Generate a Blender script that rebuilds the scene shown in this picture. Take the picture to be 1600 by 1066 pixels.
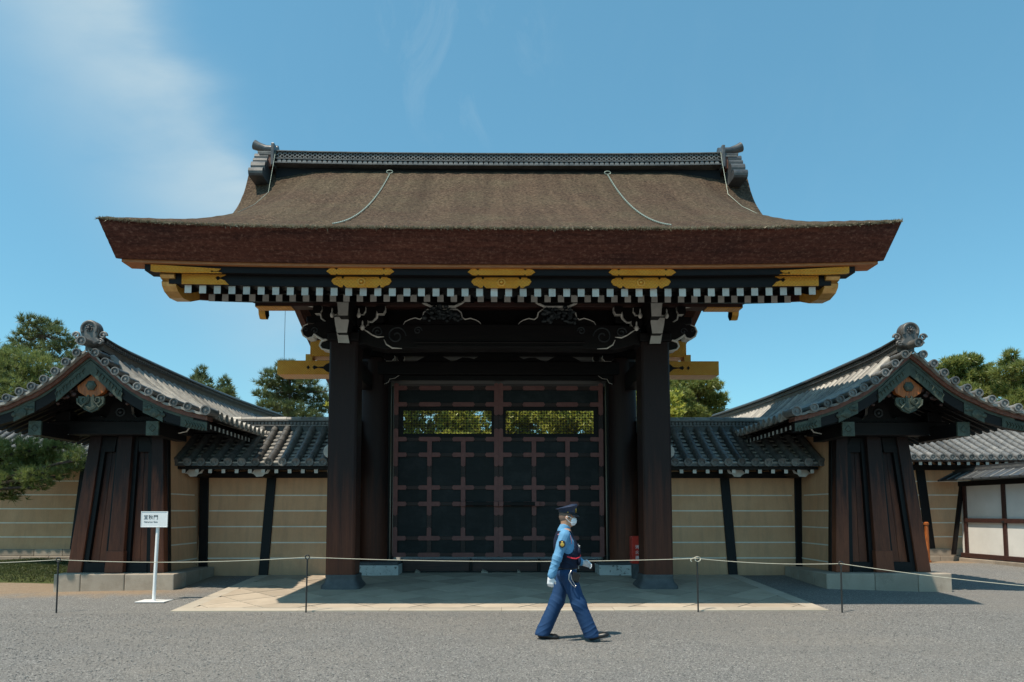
import bpy, bmesh, math, random
import numpy as np
from mathutils import Vector, Matrix
random.seed(7)
rng = np.random.default_rng(7)
for _o in list(bpy.data.objects):
    bpy.data.objects.remove(_o)
S = bpy.context.scene
COL = S.collection
R = math.radians
PI = math.pi

# ------------------------------------------------------------------ camera
FPX = 1067.0                                   # 24 mm lens, in pixels of a 1600 px wide frame
CAM = np.array([-0.14, 0.0, 1.65])
PITCH, YAW = R(4.0), R(-0.5)
cd = bpy.data.cameras.new('camera'); cam = bpy.data.objects.new('camera', cd); COL.objects.link(cam)
cam.location = CAM; cam.rotation_euler = (R(90) + PITCH, 0, YAW)
cd.sensor_fit = 'HORIZONTAL'; cd.sensor_width = 36.0; cd.lens = FPX * 36 / 1600
cd.shift_x, cd.shift_y = 0.012916, 0.120243
cd.clip_start, cd.clip_end = 0.1, 4000
S.camera = cam
_fw = np.array([math.cos(PITCH) * math.sin(-YAW), math.cos(PITCH) * math.cos(YAW), math.sin(PITCH)])
_rt = np.array([math.cos(YAW), math.sin(YAW), 0.0]); _up = np.cross(_rt, _fw)
def at(px, py, D):
    """the point of the vertical plane Y = D (metres from the camera) that the photograph shows at pixel (px, py)"""
    r = _fw + _rt * (px - 800 + 20.666) / FPX - _up * (py - 533 - 192.388) / FPX
    return CAM + r * D / r[1]
def xz(px, py, D):
    p = at(px, py, D); return float(p[0]), float(p[2])

# ------------------------------------------------------------------ sky, sun, exposure
SUN = Vector((-0.38, -0.31, 1.0)).normalized()            # towards the sun
ELEV = math.asin(SUN.z); ROT = math.atan2(SUN.x, SUN.y)
W = bpy.data.worlds.new('World'); S.world = W; W.use_nodes = True
wt = W.node_tree; wt.nodes.clear()
def WN(t, **k):
    n = wt.nodes.new(t)
    for a, b in k.items(): setattr(n, a, b)
    return n
wo = WN('ShaderNodeOutputWorld'); wb = WN('ShaderNodeBackground'); wb.inputs['Strength'].default_value = 0.15
sky = WN('ShaderNodeTexSky', sky_type='NISHITA', sun_disc=False)
sky.sun_elevation = ELEV; sky.sun_rotation = ROT % (2 * PI)
sky.altitude = 50; sky.air_density = 1.0; sky.dust_density = 1.1; sky.ozone_density = 1.0
def wmath(op, a, b=None, c=None):
    n = WN('ShaderNodeMath', operation=op)
    for i, v in enumerate((a, b, c)):
        if v is None: continue
        if isinstance(v, (int, float)): n.inputs[i].default_value = v
        else: wt.links.new(v, n.inputs[i])
    return n.outputs[0]
tc = WN('ShaderNodeTexCoord')
def pixdir(px, py):
    v = at(px, py, 10.0) - CAM; return Vector(v / np.linalg.norm(v))
def wdot(v):
    n = WN('ShaderNodeVectorMath', operation='DOT_PRODUCT'); wt.links.new(tc.outputs['Generated'], n.inputs[0]); n.inputs[1].default_value = v
    return n.outputs['Value']
# a long cirrus trail crossing the sky, and thin wisps elsewhere
d1, d2 = pixdir(120, -60), pixdir(395, 335)
nrm = d1.cross(d2).normalized(); axis = d1.lerp(d2, 0.5).normalized(); along = nrm.cross(axis).normalized()
off = wdot(nrm); alo = wdot(along); front = wdot(axis)
mp = WN('ShaderNodeMapping'); wt.links.new(tc.outputs['Generated'], mp.inputs['Vector'])
mp.inputs['Rotation'].default_value = (0, R(-52), R(20)); mp.inputs['Scale'].default_value = (1.2, 6, 6)
nz = WN('ShaderNodeTexNoise'); nz.inputs['Scale'].default_value = 1.9; nz.inputs['Detail'].default_value = 6; nz.inputs['Roughness'].default_value = 0.5; nz.inputs['Distortion'].default_value = 0.1
wt.links.new(mp.outputs[0], nz.inputs['Vector'])
w_ = wmath('ADD', off, wmath('MULTIPLY', wmath('SUBTRACT', nz.outputs['Fac'], 0.5), 0.07))
side = wmath('GREATER_THAN', wmath('MULTIPLY', w_, math.copysign(1.0, nrm.dot(pixdir(520, 150)))), 0.0)      # the trail has one crisp and one frayed edge
trail = wmath('POWER', 2.718, wmath('MULTIPLY', wmath('MULTIPLY', w_, w_), wmath('ADD', -70.0, wmath('MULTIPLY', side, -420.0))))
endf = WN('ShaderNodeMapRange', interpolation_type='SMOOTHSTEP'); wt.links.new(wmath('ABSOLUTE', alo), endf.inputs['Value'])
endf.inputs['From Min'].default_value = 0.62; endf.inputs['From Max'].default_value = 0.16
inf = WN('ShaderNodeMapRange'); wt.links.new(front, inf.inputs['Value']); inf.inputs['From Min'].default_value = 0.2; inf.inputs['From Max'].default_value = 0.6
nr = WN('ShaderNodeMapRange'); wt.links.new(nz.outputs['Fac'], nr.inputs['Value']); nr.inputs['From Min'].default_value = 0.12; nr.inputs['From Max'].default_value = 0.72
trail = wmath('MULTIPLY', wmath('MULTIPLY', trail, endf.outputs[0]), wmath('MULTIPLY', inf.outputs[0], nr.outputs[0]))
mp2 = WN('ShaderNodeMapping'); wt.links.new(tc.outputs['Generated'], mp2.inputs['Vector']); mp2.inputs['Scale'].default_value = (9, 5, 4.5); mp2.inputs['Location'].default_value = (3.3, 1.7, 0.4)
n2 = WN('ShaderNodeTexNoise'); n2.inputs['Scale'].default_value = 1.3; n2.inputs['Detail'].default_value = 6; n2.inputs['Roughness'].default_value = 0.66; n2.inputs['Distortion'].default_value = 1.2
wt.links.new(mp2.outputs[0], n2.inputs['Vector'])
wr = WN('ShaderNodeMapRange'); wt.links.new(n2.outputs['Fac'], wr.inputs['Value']); wr.inputs['From Min'].default_value = 0.50; wr.inputs['From Max'].default_value = 0.80
wz = WN('ShaderNodeMapRange', interpolation_type='SMOOTHSTEP'); wt.links.new(wdot(pixdir(712, 70)), wz.inputs['Value']); wz.inputs['From Min'].default_value = 0.990; wz.inputs['From Max'].default_value = 0.9985
wisp = wmath('MULTIPLY', wr.outputs[0], wmath('ADD', wmath('MULTIPLY', wz.outputs[0], 0.16), 0.02))
cl = wmath('MAXIMUM', wmath('MULTIPLY', trail, 0.95), wisp)
tint = WN('ShaderNodeMix', data_type='RGBA', blend_type='MULTIPLY'); tint.inputs[0].default_value = 1.0
wt.links.new(sky.outputs[0], tint.inputs[6]); tint.inputs[7].default_value = (0.545, 0.865, 0.82, 1)
mx = WN('ShaderNodeMix', data_type='RGBA'); wt.links.new(cl, mx.inputs[0]); 
flt = WN('ShaderNodeMix', data_type='RGBA'); flt.inputs[0].default_value = 0.35; wt.links.new(tint.outputs[2], flt.inputs[6]); flt.inputs[7].default_value = (0.56, 1.62, 2.38, 1)
wt.links.new(flt.outputs[2], mx.inputs[6]); mx.inputs[7].default_value = (2.3, 2.9, 3.2, 1)
wt.links.new(mx.outputs[2], wb.inputs['Color']); wt.links.new(wb.outputs[0], wo.inputs[0])
sl = bpy.data.lights.new('sun', 'SUN'); sun = bpy.data.objects.new('sun', sl); COL.objects.link(sun)
sl.energy = 3.5; sl.angle = R(0.53); sl.color = (1.0, 0.88, 0.72)
sun.rotation_euler = (-SUN).to_track_quat('-Z', 'Y').to_euler()
S.view_settings.view_transform = 'Standard'; S.view_settings.look = 'None'
S.view_settings.exposure = 0.68; S.view_settings.gamma = 1.0; S.view_settings.use_curve_mapping = False
S.render.engine = 'CYCLES'; S.cycles.use_denoising = True
S.cycles.max_bounces = 7; S.cycles.diffuse_bounces = 4; S.cycles.transparent_max_bounces = 6

# ------------------------------------------------------------------ object helpers
ORG = {}
def link(o, parent=None):
    COL.objects.link(o)
    if parent is not None: o.parent = parent
    return o
def thing(name, label, cat, loc=(0, 0, 0), group=None, kind=None):
    o = bpy.data.objects.new(name, None); link(o); o.location = loc; ORG[o] = Vector(loc); o.empty_display_size = 0.1
    tag(o, label, cat, group, kind or 'thing'); return o
def tag(o, label=None, cat=None, group=None, kind=None):
    for k, v in (('label', label), ('category', cat), ('group', group), ('kind', kind)):
        if v: o[k] = v
    return o
def org(p): return ORG.get(p, Vector((0, 0, 0))) if p is not None else Vector((0, 0, 0))
def place(name, mesh, loc, parent=None, rot=None, scale=None):
    """one object that shares MESH, its origin at the world point LOC"""
    o = bpy.data.objects.new(name, mesh); link(o, parent)
    o.location = Vector(loc) - org(parent); ORG[o] = Vector(loc)
    if rot: o.rotation_euler = rot
    if scale: o.scale = scale
    return o
def cs(P): return np.asarray(P, float)
class MB:
    """collects shapes given in world coordinates, then links them as ONE mesh object"""
    def __init__(s): s.v = []; s.f = []; s.m = []
    def add(s, vs, fs, mi=0):
        b = len(s.v); s.v += [tuple(map(float, v)) for v in vs]
        for i, f in enumerate(fs):
            s.f.append([b + k for k in f]); s.m.append(mi[i] if isinstance(mi, (list, tuple)) else mi)
        return s
    def hexa(s, p, mi=0):      # 4 lower corners then 4 upper ones
        return s.add(p, [(3, 2, 1, 0), (4, 5, 6, 7), (0, 1, 5, 4), (1, 2, 6, 5), (2, 3, 7, 6), (3, 0, 4, 7)], mi)
    def box(s, x0, x1, y0, y1, z0, z1, mi=0):
        return s.hexa([(x0, y0, z0), (x1, y0, z0), (x1, y1, z0), (x0, y1, z0), (x0, y0, z1), (x1, y0, z1), (x1, y1, z1), (x0, y1, z1)], mi)
    def prism(s, poly, a, b, axis='y', cap=0, rim=0):
        n = len(poly); mk = {'y': lambda p, t: (p[0], t, p[1]), 'x': lambda p, t: (t, p[0], p[1]), 'z': lambda p, t: (p[0], p[1], t)}[axis]
        vs = [mk(p, a) for p in poly] + [mk(p, b) for p in poly]
        fs = [list(range(n))[::-1], list(range(n, 2 * n))] + [(i, (i + 1) % n, n + (i + 1) % n, n + i) for i in range(n)]
        return s.add(vs, fs, [cap, cap] + [rim] * n)
    def grid(s, rows, mi=0, closed=False):
        n, m = len(rows), len(rows[0]); vs = [p for r in rows for p in r]; fs = []
        for i in range(n - 1):
            for j in range(m if closed else m - 1):
                k = (j + 1) % m; fs.append((i * m + j, i * m + k, (i + 1) * m + k, (i + 1) * m + j))
        return s.add(vs, fs, mi)
    def tube(s, path, r, n=8, caps=True, mi=0, arc=None, upv=None):
        P = [Vector(p) for p in path]; k = len(P); rs = r if isinstance(r, (list, tuple)) else [r] * k
        rows = []; u = None
        for i in range(k):
            t = (P[min(i + 1, k - 1)] - P[max(i - 1, 0)])
            t = t.normalized() if t.length > 1e-9 else Vector((0, 0, 1))
            if u is None: u = (Vector(upv) if upv else (Vector((0, 0, 1)) if abs(t.z) < 0.9 else Vector((0, -1, 0))))
            u = (u - t * u.dot(t)); u = u.normalized() if u.length > 1e-6 else t.orthogonal().normalized()
            w = t.cross(u); rows.append([tuple(P[i] + (u * math.cos(2 * PI * j / n) + w * math.sin(2 * PI * j / n)) * rs[i]) for j in range(n)])
        b = len(s.v); s.grid(rows, mi, closed=True)
        if caps: s.f += [[b + j for j in range(n)][::-1], [b + (k - 1) * n + j for j in range(n)]]; s.m += [mi, mi]
        return s
    def lathe(s, prof, c, axis='y', n=16, mi=0):
        """prof: (radius, distance along the axis)"""
        rows = []
        for r, h in prof:
            ring = []
            for j in range(n):
                a = 2 * PI * j / n; u, v = r * math.cos(a), r * math.sin(a)
                ring.append({'y': (c[0] + u, c[1] + h, c[2] + v), 'z': (c[0] + u, c[1] + v, c[2] + h), 'x': (c[0] + h, c[1] + u, c[2] + v)}[axis])
            rows.append(ring)
        b = len(s.v); s.grid(rows, mi, closed=True); k = len(rows)
        s.f += [[b + j for j in range(n)][::-1], [b + (k - 1) * n + j for j in range(n)]]; s.m += [mi, mi]
        return s
    def ball(s, c, r, n=10, m=6, mi=0, rotz=0.0):
        rx, ry, rz = r if isinstance(r, (list, tuple)) else (r, r, r); rows = []
        ca, sa = math.cos(rotz), math.sin(rotz)
        for i in range(m + 1):
            t = PI * i / m; q = max(math.sin(t), 0.02); row = []
            for j in range(n):
                a = 2 * PI * j / n; x, y = rx * q * math.cos(a), ry * q * math.sin(a)
                row.append((c[0] + x * ca - y * sa, c[1] + x * sa + y * ca, c[2] - rz * math.cos(t)))
            rows.append(row)
        return s.grid(rows, mi, closed=True)
    def mesh(s, name, mats, smooth=None, off=(0, 0, 0), fix=True):
        me = bpy.data.meshes.new(name); v = np.array(s.v, float) - np.array(off, float)
        me.from_pydata([tuple(p) for p in v], [], s.f)
        for m in (mats if isinstance(mats, (list, tuple)) else [mats]): me.materials.append(m)
        if any(s.m): me.polygons.foreach_set('material_index', s.m)
        if fix:
            bm = bmesh.new(); bm.from_mesh(me); bmesh.ops.recalc_face_normals(bm, faces=bm.faces); bm.to_mesh(me); bm.free()
        if smooth is not None:
            me.polygons.foreach_set('use_smooth', [True] * len(me.polygons))
            if smooth < 180: me.set_sharp_from_angle(angle=R(smooth))
        me.update(); return me
    def build(s, name, mats, parent=None, smooth=None, bevel=0, kind=None, origin=None, fix=True):
        c = Vector(origin) if origin is not None else org(parent)
        o = bpy.data.objects.new(name, s.mesh(name, mats, smooth, c, fix)); link(o, parent); o.location = c - org(parent); ORG[o] = c
        if bevel:
            b = o.modifiers.new('bevel', 'BEVEL'); b.width = bevel; b.segments = 2; b.limit_method = 'ANGLE'; b.angle_limit = R(35)
        if kind: o['kind'] = kind
        return o
def np_mesh(name, V, F, mat, smooth=False):
    """a mesh from numpy arrays: V (n,3), F (m,3 or 4)"""
    me = bpy.data.meshes.new(name); V = np.asarray(V, np.float32); F = np.asarray(F, np.int32); k = F.shape[1]
    me.vertices.add(len(V)); me.vertices.foreach_set('co', V.ravel())
    me.loops.add(F.size); me.loops.foreach_set('vertex_index', F.ravel())
    me.polygons.add(len(F)); me.polygons.foreach_set('loop_start', np.arange(0, F.size, k, dtype=np.int32))
    me.polygons.foreach_set('loop_total', np.full(len(F), k, np.int32))
    if smooth: me.polygons.foreach_set('use_smooth', np.ones(len(F), bool))
    me.materials.append(mat); me.update(calc_edges=True); me.validate(); return me
def lerp(a, b, t): return a + (b - a) * t
def interp(x, xs, ys): return float(np.interp(x, xs, ys))

def tufts(C, Dm, n, L, Wd, spread, r_):
    """needle tufts: C centres (k,3), Dm main directions (k,3); n needles each"""
    k = len(C); d = Dm[:, None, :] + r_.normal(0, spread, (k, n, 3)); d /= np.linalg.norm(d, axis=2, keepdims=True) + 1e-9
    ln = L * r_.uniform(0.65, 1.15, (k, n, 1)); side = np.cross(d, r_.normal(0, 1, (k, n, 3))); side /= np.linalg.norm(side, axis=2, keepdims=True) + 1e-9
    b = C[:, None, :] + d * ln * 0.05; V = np.stack([b - side * Wd * 0.5, b + side * Wd * 0.5, b + d * ln], axis=2).reshape(-1, 3)
    return V, np.arange(len(V)).reshape(-1, 3)
# ------------------------------------------------------------------ materials
def base_mat(name):
    m = bpy.data.materials.new(name); m.use_nodes = True; t = m.node_tree; return m, t, t.nodes['Principled BSDF']
class NT:
    def __init__(s, t): s.t = t
    def n(s, ty, **k):
        x = s.t.nodes.new(ty)
        for a, b in k.items(): setattr(x, a, b)
        return x
    def l(s, a, b): s.t.links.new(a, b)
    def coord(s, scale=(1, 1, 1), kind='Object'):
        c = s.n('ShaderNodeTexCoord'); m = s.n('ShaderNodeMapping'); m.inputs['Scale'].default_value = scale; s.l(c.outputs[kind], m.inputs['Vector']); return m.outputs[0]
    def noise(s, vec, scale, detail=5, rough=0.6, w=None, dist=0.0):
        x = s.n('ShaderNodeTexNoise', noise_dimensions='4D' if w is not None else '3D'); s.l(vec, x.inputs['Vector'])
        x.inputs['Scale'].default_value = scale; x.inputs['Detail'].default_value = detail; x.inputs['Roughness'].default_value = rough; x.inputs['Distortion'].default_value = dist
        if w is not None: s.l(w, x.inputs['W'])
        return x.outputs['Fac']
    def rng(s, v, a, b, c=0.0, d=1.0):
        x = s.n('ShaderNodeMapRange'); s.l(v, x.inputs['Value'])
        for k, q in (('From Min', a), ('From Max', b), ('To Min', c), ('To Max', d)): x.inputs[k].default_value = q
        return x.outputs[0]
    def mix(s, f, a, b, mode='MIX'):
        x = s.n('ShaderNodeMix', data_type='RGBA', blend_type=mode)
        for i, q in ((0, f), (6, a), (7, b)):
            if isinstance(q, (int, float)): x.inputs[i].default_value = q
            elif isinstance(q, tuple): x.inputs[i].default_value = q if len(q) == 4 else (*q, 1)
            else: s.l(q, x.inputs[i])
        return x.outputs[2]
    def math(s, op, a, b=0.0):
        x = s.n('ShaderNodeMath', operation=op)
        for i, q in enumerate((a, b)):
            if isinstance(q, (int, float)): x.inputs[i].default_value = q
            else: s.l(q, x.inputs[i])
        return x.outputs[0]
    def bump(s, h, strength, dist, bsdf):
        b = s.n('ShaderNodeBump'); b.inputs['Strength'].default_value = strength; b.inputs['Distance'].default_value = dist; s.l(h, b.inputs['Height']); s.l(b.outputs[0], bsdf.inputs['Normal'])
    def objrand(s, k=20.0):
        o = s.n('ShaderNodeObjectInfo'); return s.math('MULTIPLY', o.outputs['Random'], k), o.outputs['Random']
MAT = {}
def simple(name, c1, c2, scale=6.0, stretch=(1, 1, 1), rough=0.6, metal=0.0, bump=0.0, bscale=40.0, bdist=0.01, fine=0.0, rnd=0.0, spec=0.5, lo=0.3, hi=0.7, bstretch=None, dirt=None):
    m, t, b = base_mat(name); q = NT(t); w, r = q.objrand()
    v = q.coord(stretch); f = q.rng(q.noise(v, scale, 6, 0.62, w), lo, hi)
    c = q.mix(f, c1, c2)
    if fine:
        g = q.noise(q.coord(bstretch or stretch), bscale, 4, 0.7, w); c = q.mix(q.rng(g, 0.25, 0.75, 0, fine), c, (0, 0, 0), 'MIX')
        c = q.mix(q.rng(g, 0.5, 0.8, 0, fine), c, tuple(min(1, k * 1.9) for k in c2))
    if dirt is not None:
        g2 = q.noise(q.coord((1, 1, 1)), dirt[1], 5, 0.65, w); c = q.mix(q.rng(g2, dirt[2], dirt[3], 0, dirt[4] if len(dirt) > 4 else 0.8), c, dirt[0])
    if rnd: c = q.mix(1.0, c, q.mix(r, (1 - rnd,) * 3, (1 + rnd,) * 3), 'MULTIPLY')
    q.l(c, b.inputs['Base Color']); b.inputs['Roughness'].default_value = rough; b.inputs['Metallic'].default_value = metal; b.inputs['Specular IOR Level'].default_value = spec
    if bump:
        h = q.noise(q.coord(bstretch or stretch), bscale, 5, 0.65, w); q.bump(h, bump, bdist, b)
    MAT[name] = m; return m
VG = (14, 14, 1.2)          # vertical wood grain
XG = (1.2, 14, 14)          # grain along X
YG = (14, 1.2, 14)          # grain along Y
simple('black_wood_x', (0.003, 0.003, 0.004), (0.012, 0.009, 0.009), 2.0, XG, 0.55, bump=0.25, bscale=2.5, bdist=0.006, fine=0.3, spec=0.22)
simple('black_wood_y', (0.003, 0.003, 0.004), (0.012, 0.009, 0.009), 2.0, YG, 0.55, bump=0.25, bscale=2.5, bdist=0.006, fine=0.3, spec=0.22)
simple('black_wood_z', (0.003, 0.003, 0.004), (0.012, 0.009, 0.009), 2.0, VG, 0.5, bump=0.25, bscale=2.5, bdist=0.006, fine=0.3, spec=0.22)
simple('door_panel_wood', (0.003, 0.005, 0.007), (0.010, 0.012, 0.014), 1.5, (1.5, 8, 8), 0.5, bump=0.25, bscale=3, bdist=0.005, fine=0.35, rnd=0.3, spec=0.25, dirt=((0.032, 0.034, 0.036), 3.0, 0.48, 0.8, 0.7))
simple('door_frame_wood', (0.016, 0.008, 0.008), (0.050, 0.023, 0.019), 2.0, XG, 0.5, bump=0.25, bscale=2.5, bdist=0.006, fine=0.3, spec=0.35, rnd=0.25)
def worn_wood(name, zlo, zhi, k=1.0):
    """soot-black timber that is worn back to red-brown wood towards its foot, in long vertical streaks"""
    m, t, b = base_mat(name); q = NT(t); w, r = q.objrand()
    geo = q.n('ShaderNodeNewGeometry'); sp = q.n('ShaderNodeSeparateXYZ'); q.l(geo.outputs['Position'], sp.inputs[0])
    st = q.noise(q.coord((7, 7, 0.22), 'Object'), 1.6, 6, 0.62, w)
    fine = q.noise(q.coord((40, 40, 1.5), 'Object'), 2.2, 5, 0.7, w)
    zz = q.math('ADD', q.rng(sp.outputs['Z'], zlo, zhi, 0.42, -0.45), st)
    f = q.math('MULTIPLY', q.rng(zz, 0.32, 0.80), q.rng(r, 0.0, 1.0, 0.55, 1.0))
    red = q.mix(fine, (0.085, 0.024, 0.014), (0.34, 0.105, 0.05))
    c = q.mix(q.math('MULTIPLY', f, k), q.mix(fine, (0.007, 0.005, 0.006), (0.034, 0.018, 0.016)), red)
    q.l(c, b.inputs['Base Color']); b.inputs['Roughness'].default_value = 0.55; b.inputs['Specular IOR Level'].default_value = 0.22
    q.bump(fine, 0.35, 0.008, b); MAT[name] = m; return m
worn_wood('pillar_wood', 0.3, 3.4, 0.6); worn_wood('pier_wood', 0.4, 3.6, 1.0)
simple('red_wood', (0.085, 0.028, 0.018), (0.22, 0.078, 0.045), 1.5, YG, 0.6, bump=0.3, bscale=3, fine=0.35)
simple('red_wood_x', (0.025, 0.010, 0.009), (0.075, 0.027, 0.02), 1.5, XG, 0.6, bump=0.3, bscale=3, fine=0.35)
simple('orange_wood', (0.30, 0.10, 0.03), (0.50, 0.19, 0.06), 3, (3, 14, 14), 0.6, fine=0.25, bscale=3)
simple('orange_board', (0.14, 0.032, 0.006), (0.55, 0.15, 0.025), 3, (24, 14, 2), 0.55, fine=0.4, bscale=1.5)
simple('strap_metal', (0.15, 0.050, 0.046), (0.21, 0.078, 0.068), 8, (1, 1, 1), 0.55, metal=0.1, bump=0.1, bscale=30, fine=0.1)
simple('white_paint', (0.46, 0.44, 0.405), (0.62, 0.60, 0.56), 5, (1, 1, 1), 0.75, bump=0.15, bscale=30, fine=0.1, rnd=0.14, dirt=((0.30, 0.27, 0.24), 9, 0.55, 0.8, 0.5))
simple('line_white', (0.70, 0.64, 0.54), (0.82, 0.76, 0.66), 3, (1, 1, 1), 0.85, dirt=((0.4, 0.36, 0.3), 4, 0.5, 0.8, 0.5))
simple('pale_rim', (0.62, 0.59, 0.54), (0.80, 0.77, 0.71), 8, (1, 1, 1), 0.75, dirt=((0.2, 0.17, 0.15), 7, 0.52, 0.8, 0.6))
simple('carving_dark', (0.010, 0.014, 0.018), (0.035, 0.045, 0.05), 12, (1, 1, 1), 0.5, bump=0.3, bscale=30)
def tile_mat(name, a, b_, dk, rough=0.42):
    m, t, b = base_mat(name); q = NT(t); w, r = q.objrand()
    n1 = q.noise(q.coord(), 4.5, 6, 0.72, w); n2 = q.noise(q.coord(), 16, 4, 0.75, w)
    c = q.mix(q.rng(n1, 0.3, 0.7), a, b_); c = q.mix(q.rng(n2, 0.5, 0.75, 0, 0.6), c, dk); c = q.mix(1.0, c, q.mix(r, (0.60,) * 3, (1.4,) * 3), 'MULTIPLY')
    q.l(c, b.inputs['Base Color']); q.l(q.rng(n1, 0.2, 0.8, rough - 0.1, rough + 0.15), b.inputs['Roughness']); q.bump(n2, 0.25, 0.006, b); MAT[name] = m
tile_mat('roof_tile', (0.065, 0.068, 0.072), (0.20, 0.193, 0.182), (0.025, 0.027, 0.029))
tile_mat('pale_tile', (0.17, 0.17, 0.165), (0.44, 0.415, 0.37), (0.05, 0.05, 0.05), 0.5)
tile_mat('dark_tile', (0.030, 0.033, 0.038), (0.095, 0.098, 0.10), (0.018, 0.018, 0.02), 0.36)
simple('copper_green', (0.026, 0.035, 0.026), (0.085, 0.108, 0.080), 6, (1, 1, 1), 0.6, metal=0.2, bump=0.5, bscale=26, bdist=0.012, fine=0.4)
def gold_mat():
    m, t, b = base_mat('gold'); q = NT(t)
    v = q.coord((1, 0.02, 1)); vo = q.n('ShaderNodeTexVoronoi', feature='F1'); vo.inputs['Scale'].default_value = 17; vo.inputs['Randomness'].default_value = 0.12; q.l(v, vo.inputs['Vector'])
    ring = q.math('SINE', q.math('MULTIPLY', vo.outputs['Distance'], 19.0)); n = q.noise(q.coord(), 5, 5)
    c = q.mix(q.rng(n, 0.3, 0.7), (0.88, 0.35, 0.028), (0.95, 0.45, 0.055)); c = q.mix(q.rng(ring, -0.2, 0.9, 0, 0.42), c, (0.15, 0.05, 0.008))
    q.l(c, b.inputs['Base Color']); b.inputs['Metallic'].default_value = 0.30; b.inputs['Roughness'].default_value = 0.36; q.bump(ring, 0.7, 0.006, b); MAT['gold'] = m
gold_mat()
simple('plain_gold', (0.66, 0.30, 0.04), (0.88, 0.46, 0.08), 7, (1, 1, 1), 0.36, metal=0.3, bump=0.2, bscale=30, dirt=((0.25, 0.13, 0.05), 6, 0.5, 0.8, 0.7))
simple('silver_gold', (0.42, 0.21, 0.05), (0.70, 0.42, 0.16), 7, (1, 1, 1), 0.35, metal=0.5, bump=0.2, bscale=20)
def thatch():
    m, t, b = base_mat('bark_thatch'); q = NT(t)
    big = q.noise(q.coord((1, 1, 1)), 0.7, 5, 0.6); st = q.noise(q.coord((6, 10, 10)), 2.2, 5, 0.75); sp = q.noise(q.coord((0.8, 1, 1)), 21, 4, 0.8)
    c = q.mix(q.rng(st, 0.28, 0.72), (0.040, 0.025, 0.017), (0.125, 0.085, 0.058)); c = q.mix(q.rng(big, 0.42, 0.62, 0, 0.55), c, (0.105, 0.088, 0.055))
    c = q.mix(q.rng(sp, 0.53, 0.70, 0, 0.8), c, (0.28, 0.20, 0.14)); stk = q.noise(q.coord((3.2, 0.16, 0.16)), 1.0, 5, 0.6); c = q.mix(q.rng(stk, 0.4, 0.75, 0, 0.5), c, (0.035, 0.022, 0.015)); c = q.mix(q.rng(stk, 0.45, 0.25, 0, 0.35), c, (0.13, 0.085, 0.055)); c = q.mix(q.rng(sp, 0.49, 0.36, 0, 0.9), c, (0.016, 0.010, 0.008))
    q.l(c, b.inputs['Base Color']); b.inputs['Roughness'].default_value = 0.95; b.inputs['Specular IOR Level'].default_value = 0.15
    q.bump(q.math('ADD', st, q.math('MULTIPLY', sp, 0.8)), 0.9, 0.03, b); MAT['bark_thatch'] = m
    m, t, b = base_mat('bark_edge'); q = NT(t)
    ly = q.noise(q.coord((0.5, 8, 14)), 1.6, 6, 0.75); sp = q.noise(q.coord((0.9, 1.0, 1.6)), 17, 5, 0.8); big = q.noise(q.coord((0.5, 1, 2.5)), 1.4, 5, 0.65)
    c = q.mix(q.rng(ly, 0.3, 0.7), (0.052, 0.017, 0.013), (0.15, 0.052, 0.035)); c = q.mix(q.rng(big, 0.45, 0.72, 0, 0.6), c, (0.028, 0.013, 0.014)); c = q.mix(q.rng(sp, 0.53, 0.70, 0, 0.7), c, (0.27, 0.145, 0.11)); c = q.mix(q.rng(sp, 0.47, 0.32, 0, 0.8), c, (0.018, 0.008, 0.008))
    q.l(c, b.inputs['Base Color']); b.inputs['Roughness'].default_value = 0.9; b.inputs['Specular IOR Level'].default_value = 0.2
    q.bump(q.math('ADD', ly, sp), 0.7, 0.02, b); MAT['bark_edge'] = m
thatch()
def plaster():
    m, t, b = base_mat('tan_plaster'); q = NT(t)
    geo = q.n('ShaderNodeNewGeometry'); sp = q.n('ShaderNodeSeparateXYZ'); q.l(geo.outputs['Position'], sp.inputs[0]); v = q.coord((1, 1, 1))
    n1 = q.noise(v, 1.3, 6, 0.65); fine = q.noise(v, 30, 4, 0.7); run = q.noise(q.coord((6, 6, 0.5)), 1.3, 6, 0.65); blot = q.noise(v, 2.3, 6, 0.7)
    c = q.mix(q.rng(n1, 0.3, 0.7), (0.60, 0.325, 0.178), (0.68, 0.40, 0.235)); c = q.mix(q.rng(fine, 0.4, 0.8, 0, 0.16), c, (0.28, 0.19, 0.12))
    c = q.mix(q.rng(run, 0.46, 0.74, 0, 0.42), c, (0.36, 0.235, 0.145)); splash = q.math('MULTIPLY', q.rng(q.math('ADD', sp.outputs['Z'], q.math('MULTIPLY', blot, 0.9)), 1.1, 0.55), q.rng(blot, 0.3, 0.6, 0.3, 0.75))
    c = q.mix(splash, c, (0.22, 0.165, 0.12))
    q.l(c, b.inputs['Base Color']); b.inputs['Roughness'].default_value = 0.92; b.inputs['Specular IOR Level'].default_value = 0.2; q.bump(q.math('ADD', fine, q.math('MULTIPLY', n1, 2.0)), 0.15, 0.006, b); MAT['tan_plaster'] = m
plaster()
simple('white_plaster', (0.68, 0.67, 0.64), (0.78, 0.77, 0.74), 2, (1, 1, 1), 0.9, bump=0.08, bscale=40, spec=0.2, dirt=((0.4, 0.38, 0.35), 1.5, 0.6, 0.9, 0.4))
simple('granite', (0.30, 0.25, 0.20), (0.44, 0.38, 0.315), 5, (1, 1, 1), 0.85, bump=0.35, bscale=55, bdist=0.01, fine=0.3, rnd=0.15, dirt=((0.16, 0.13, 0.10), 2.5, 0.5, 0.8, 0.6), spec=0.25)
simple('dark_stone', (0.045, 0.047, 0.052), (0.10, 0.10, 0.105), 7, (1, 1, 1), 0.6, bump=0.3, bscale=40, fine=0.2)
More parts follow.
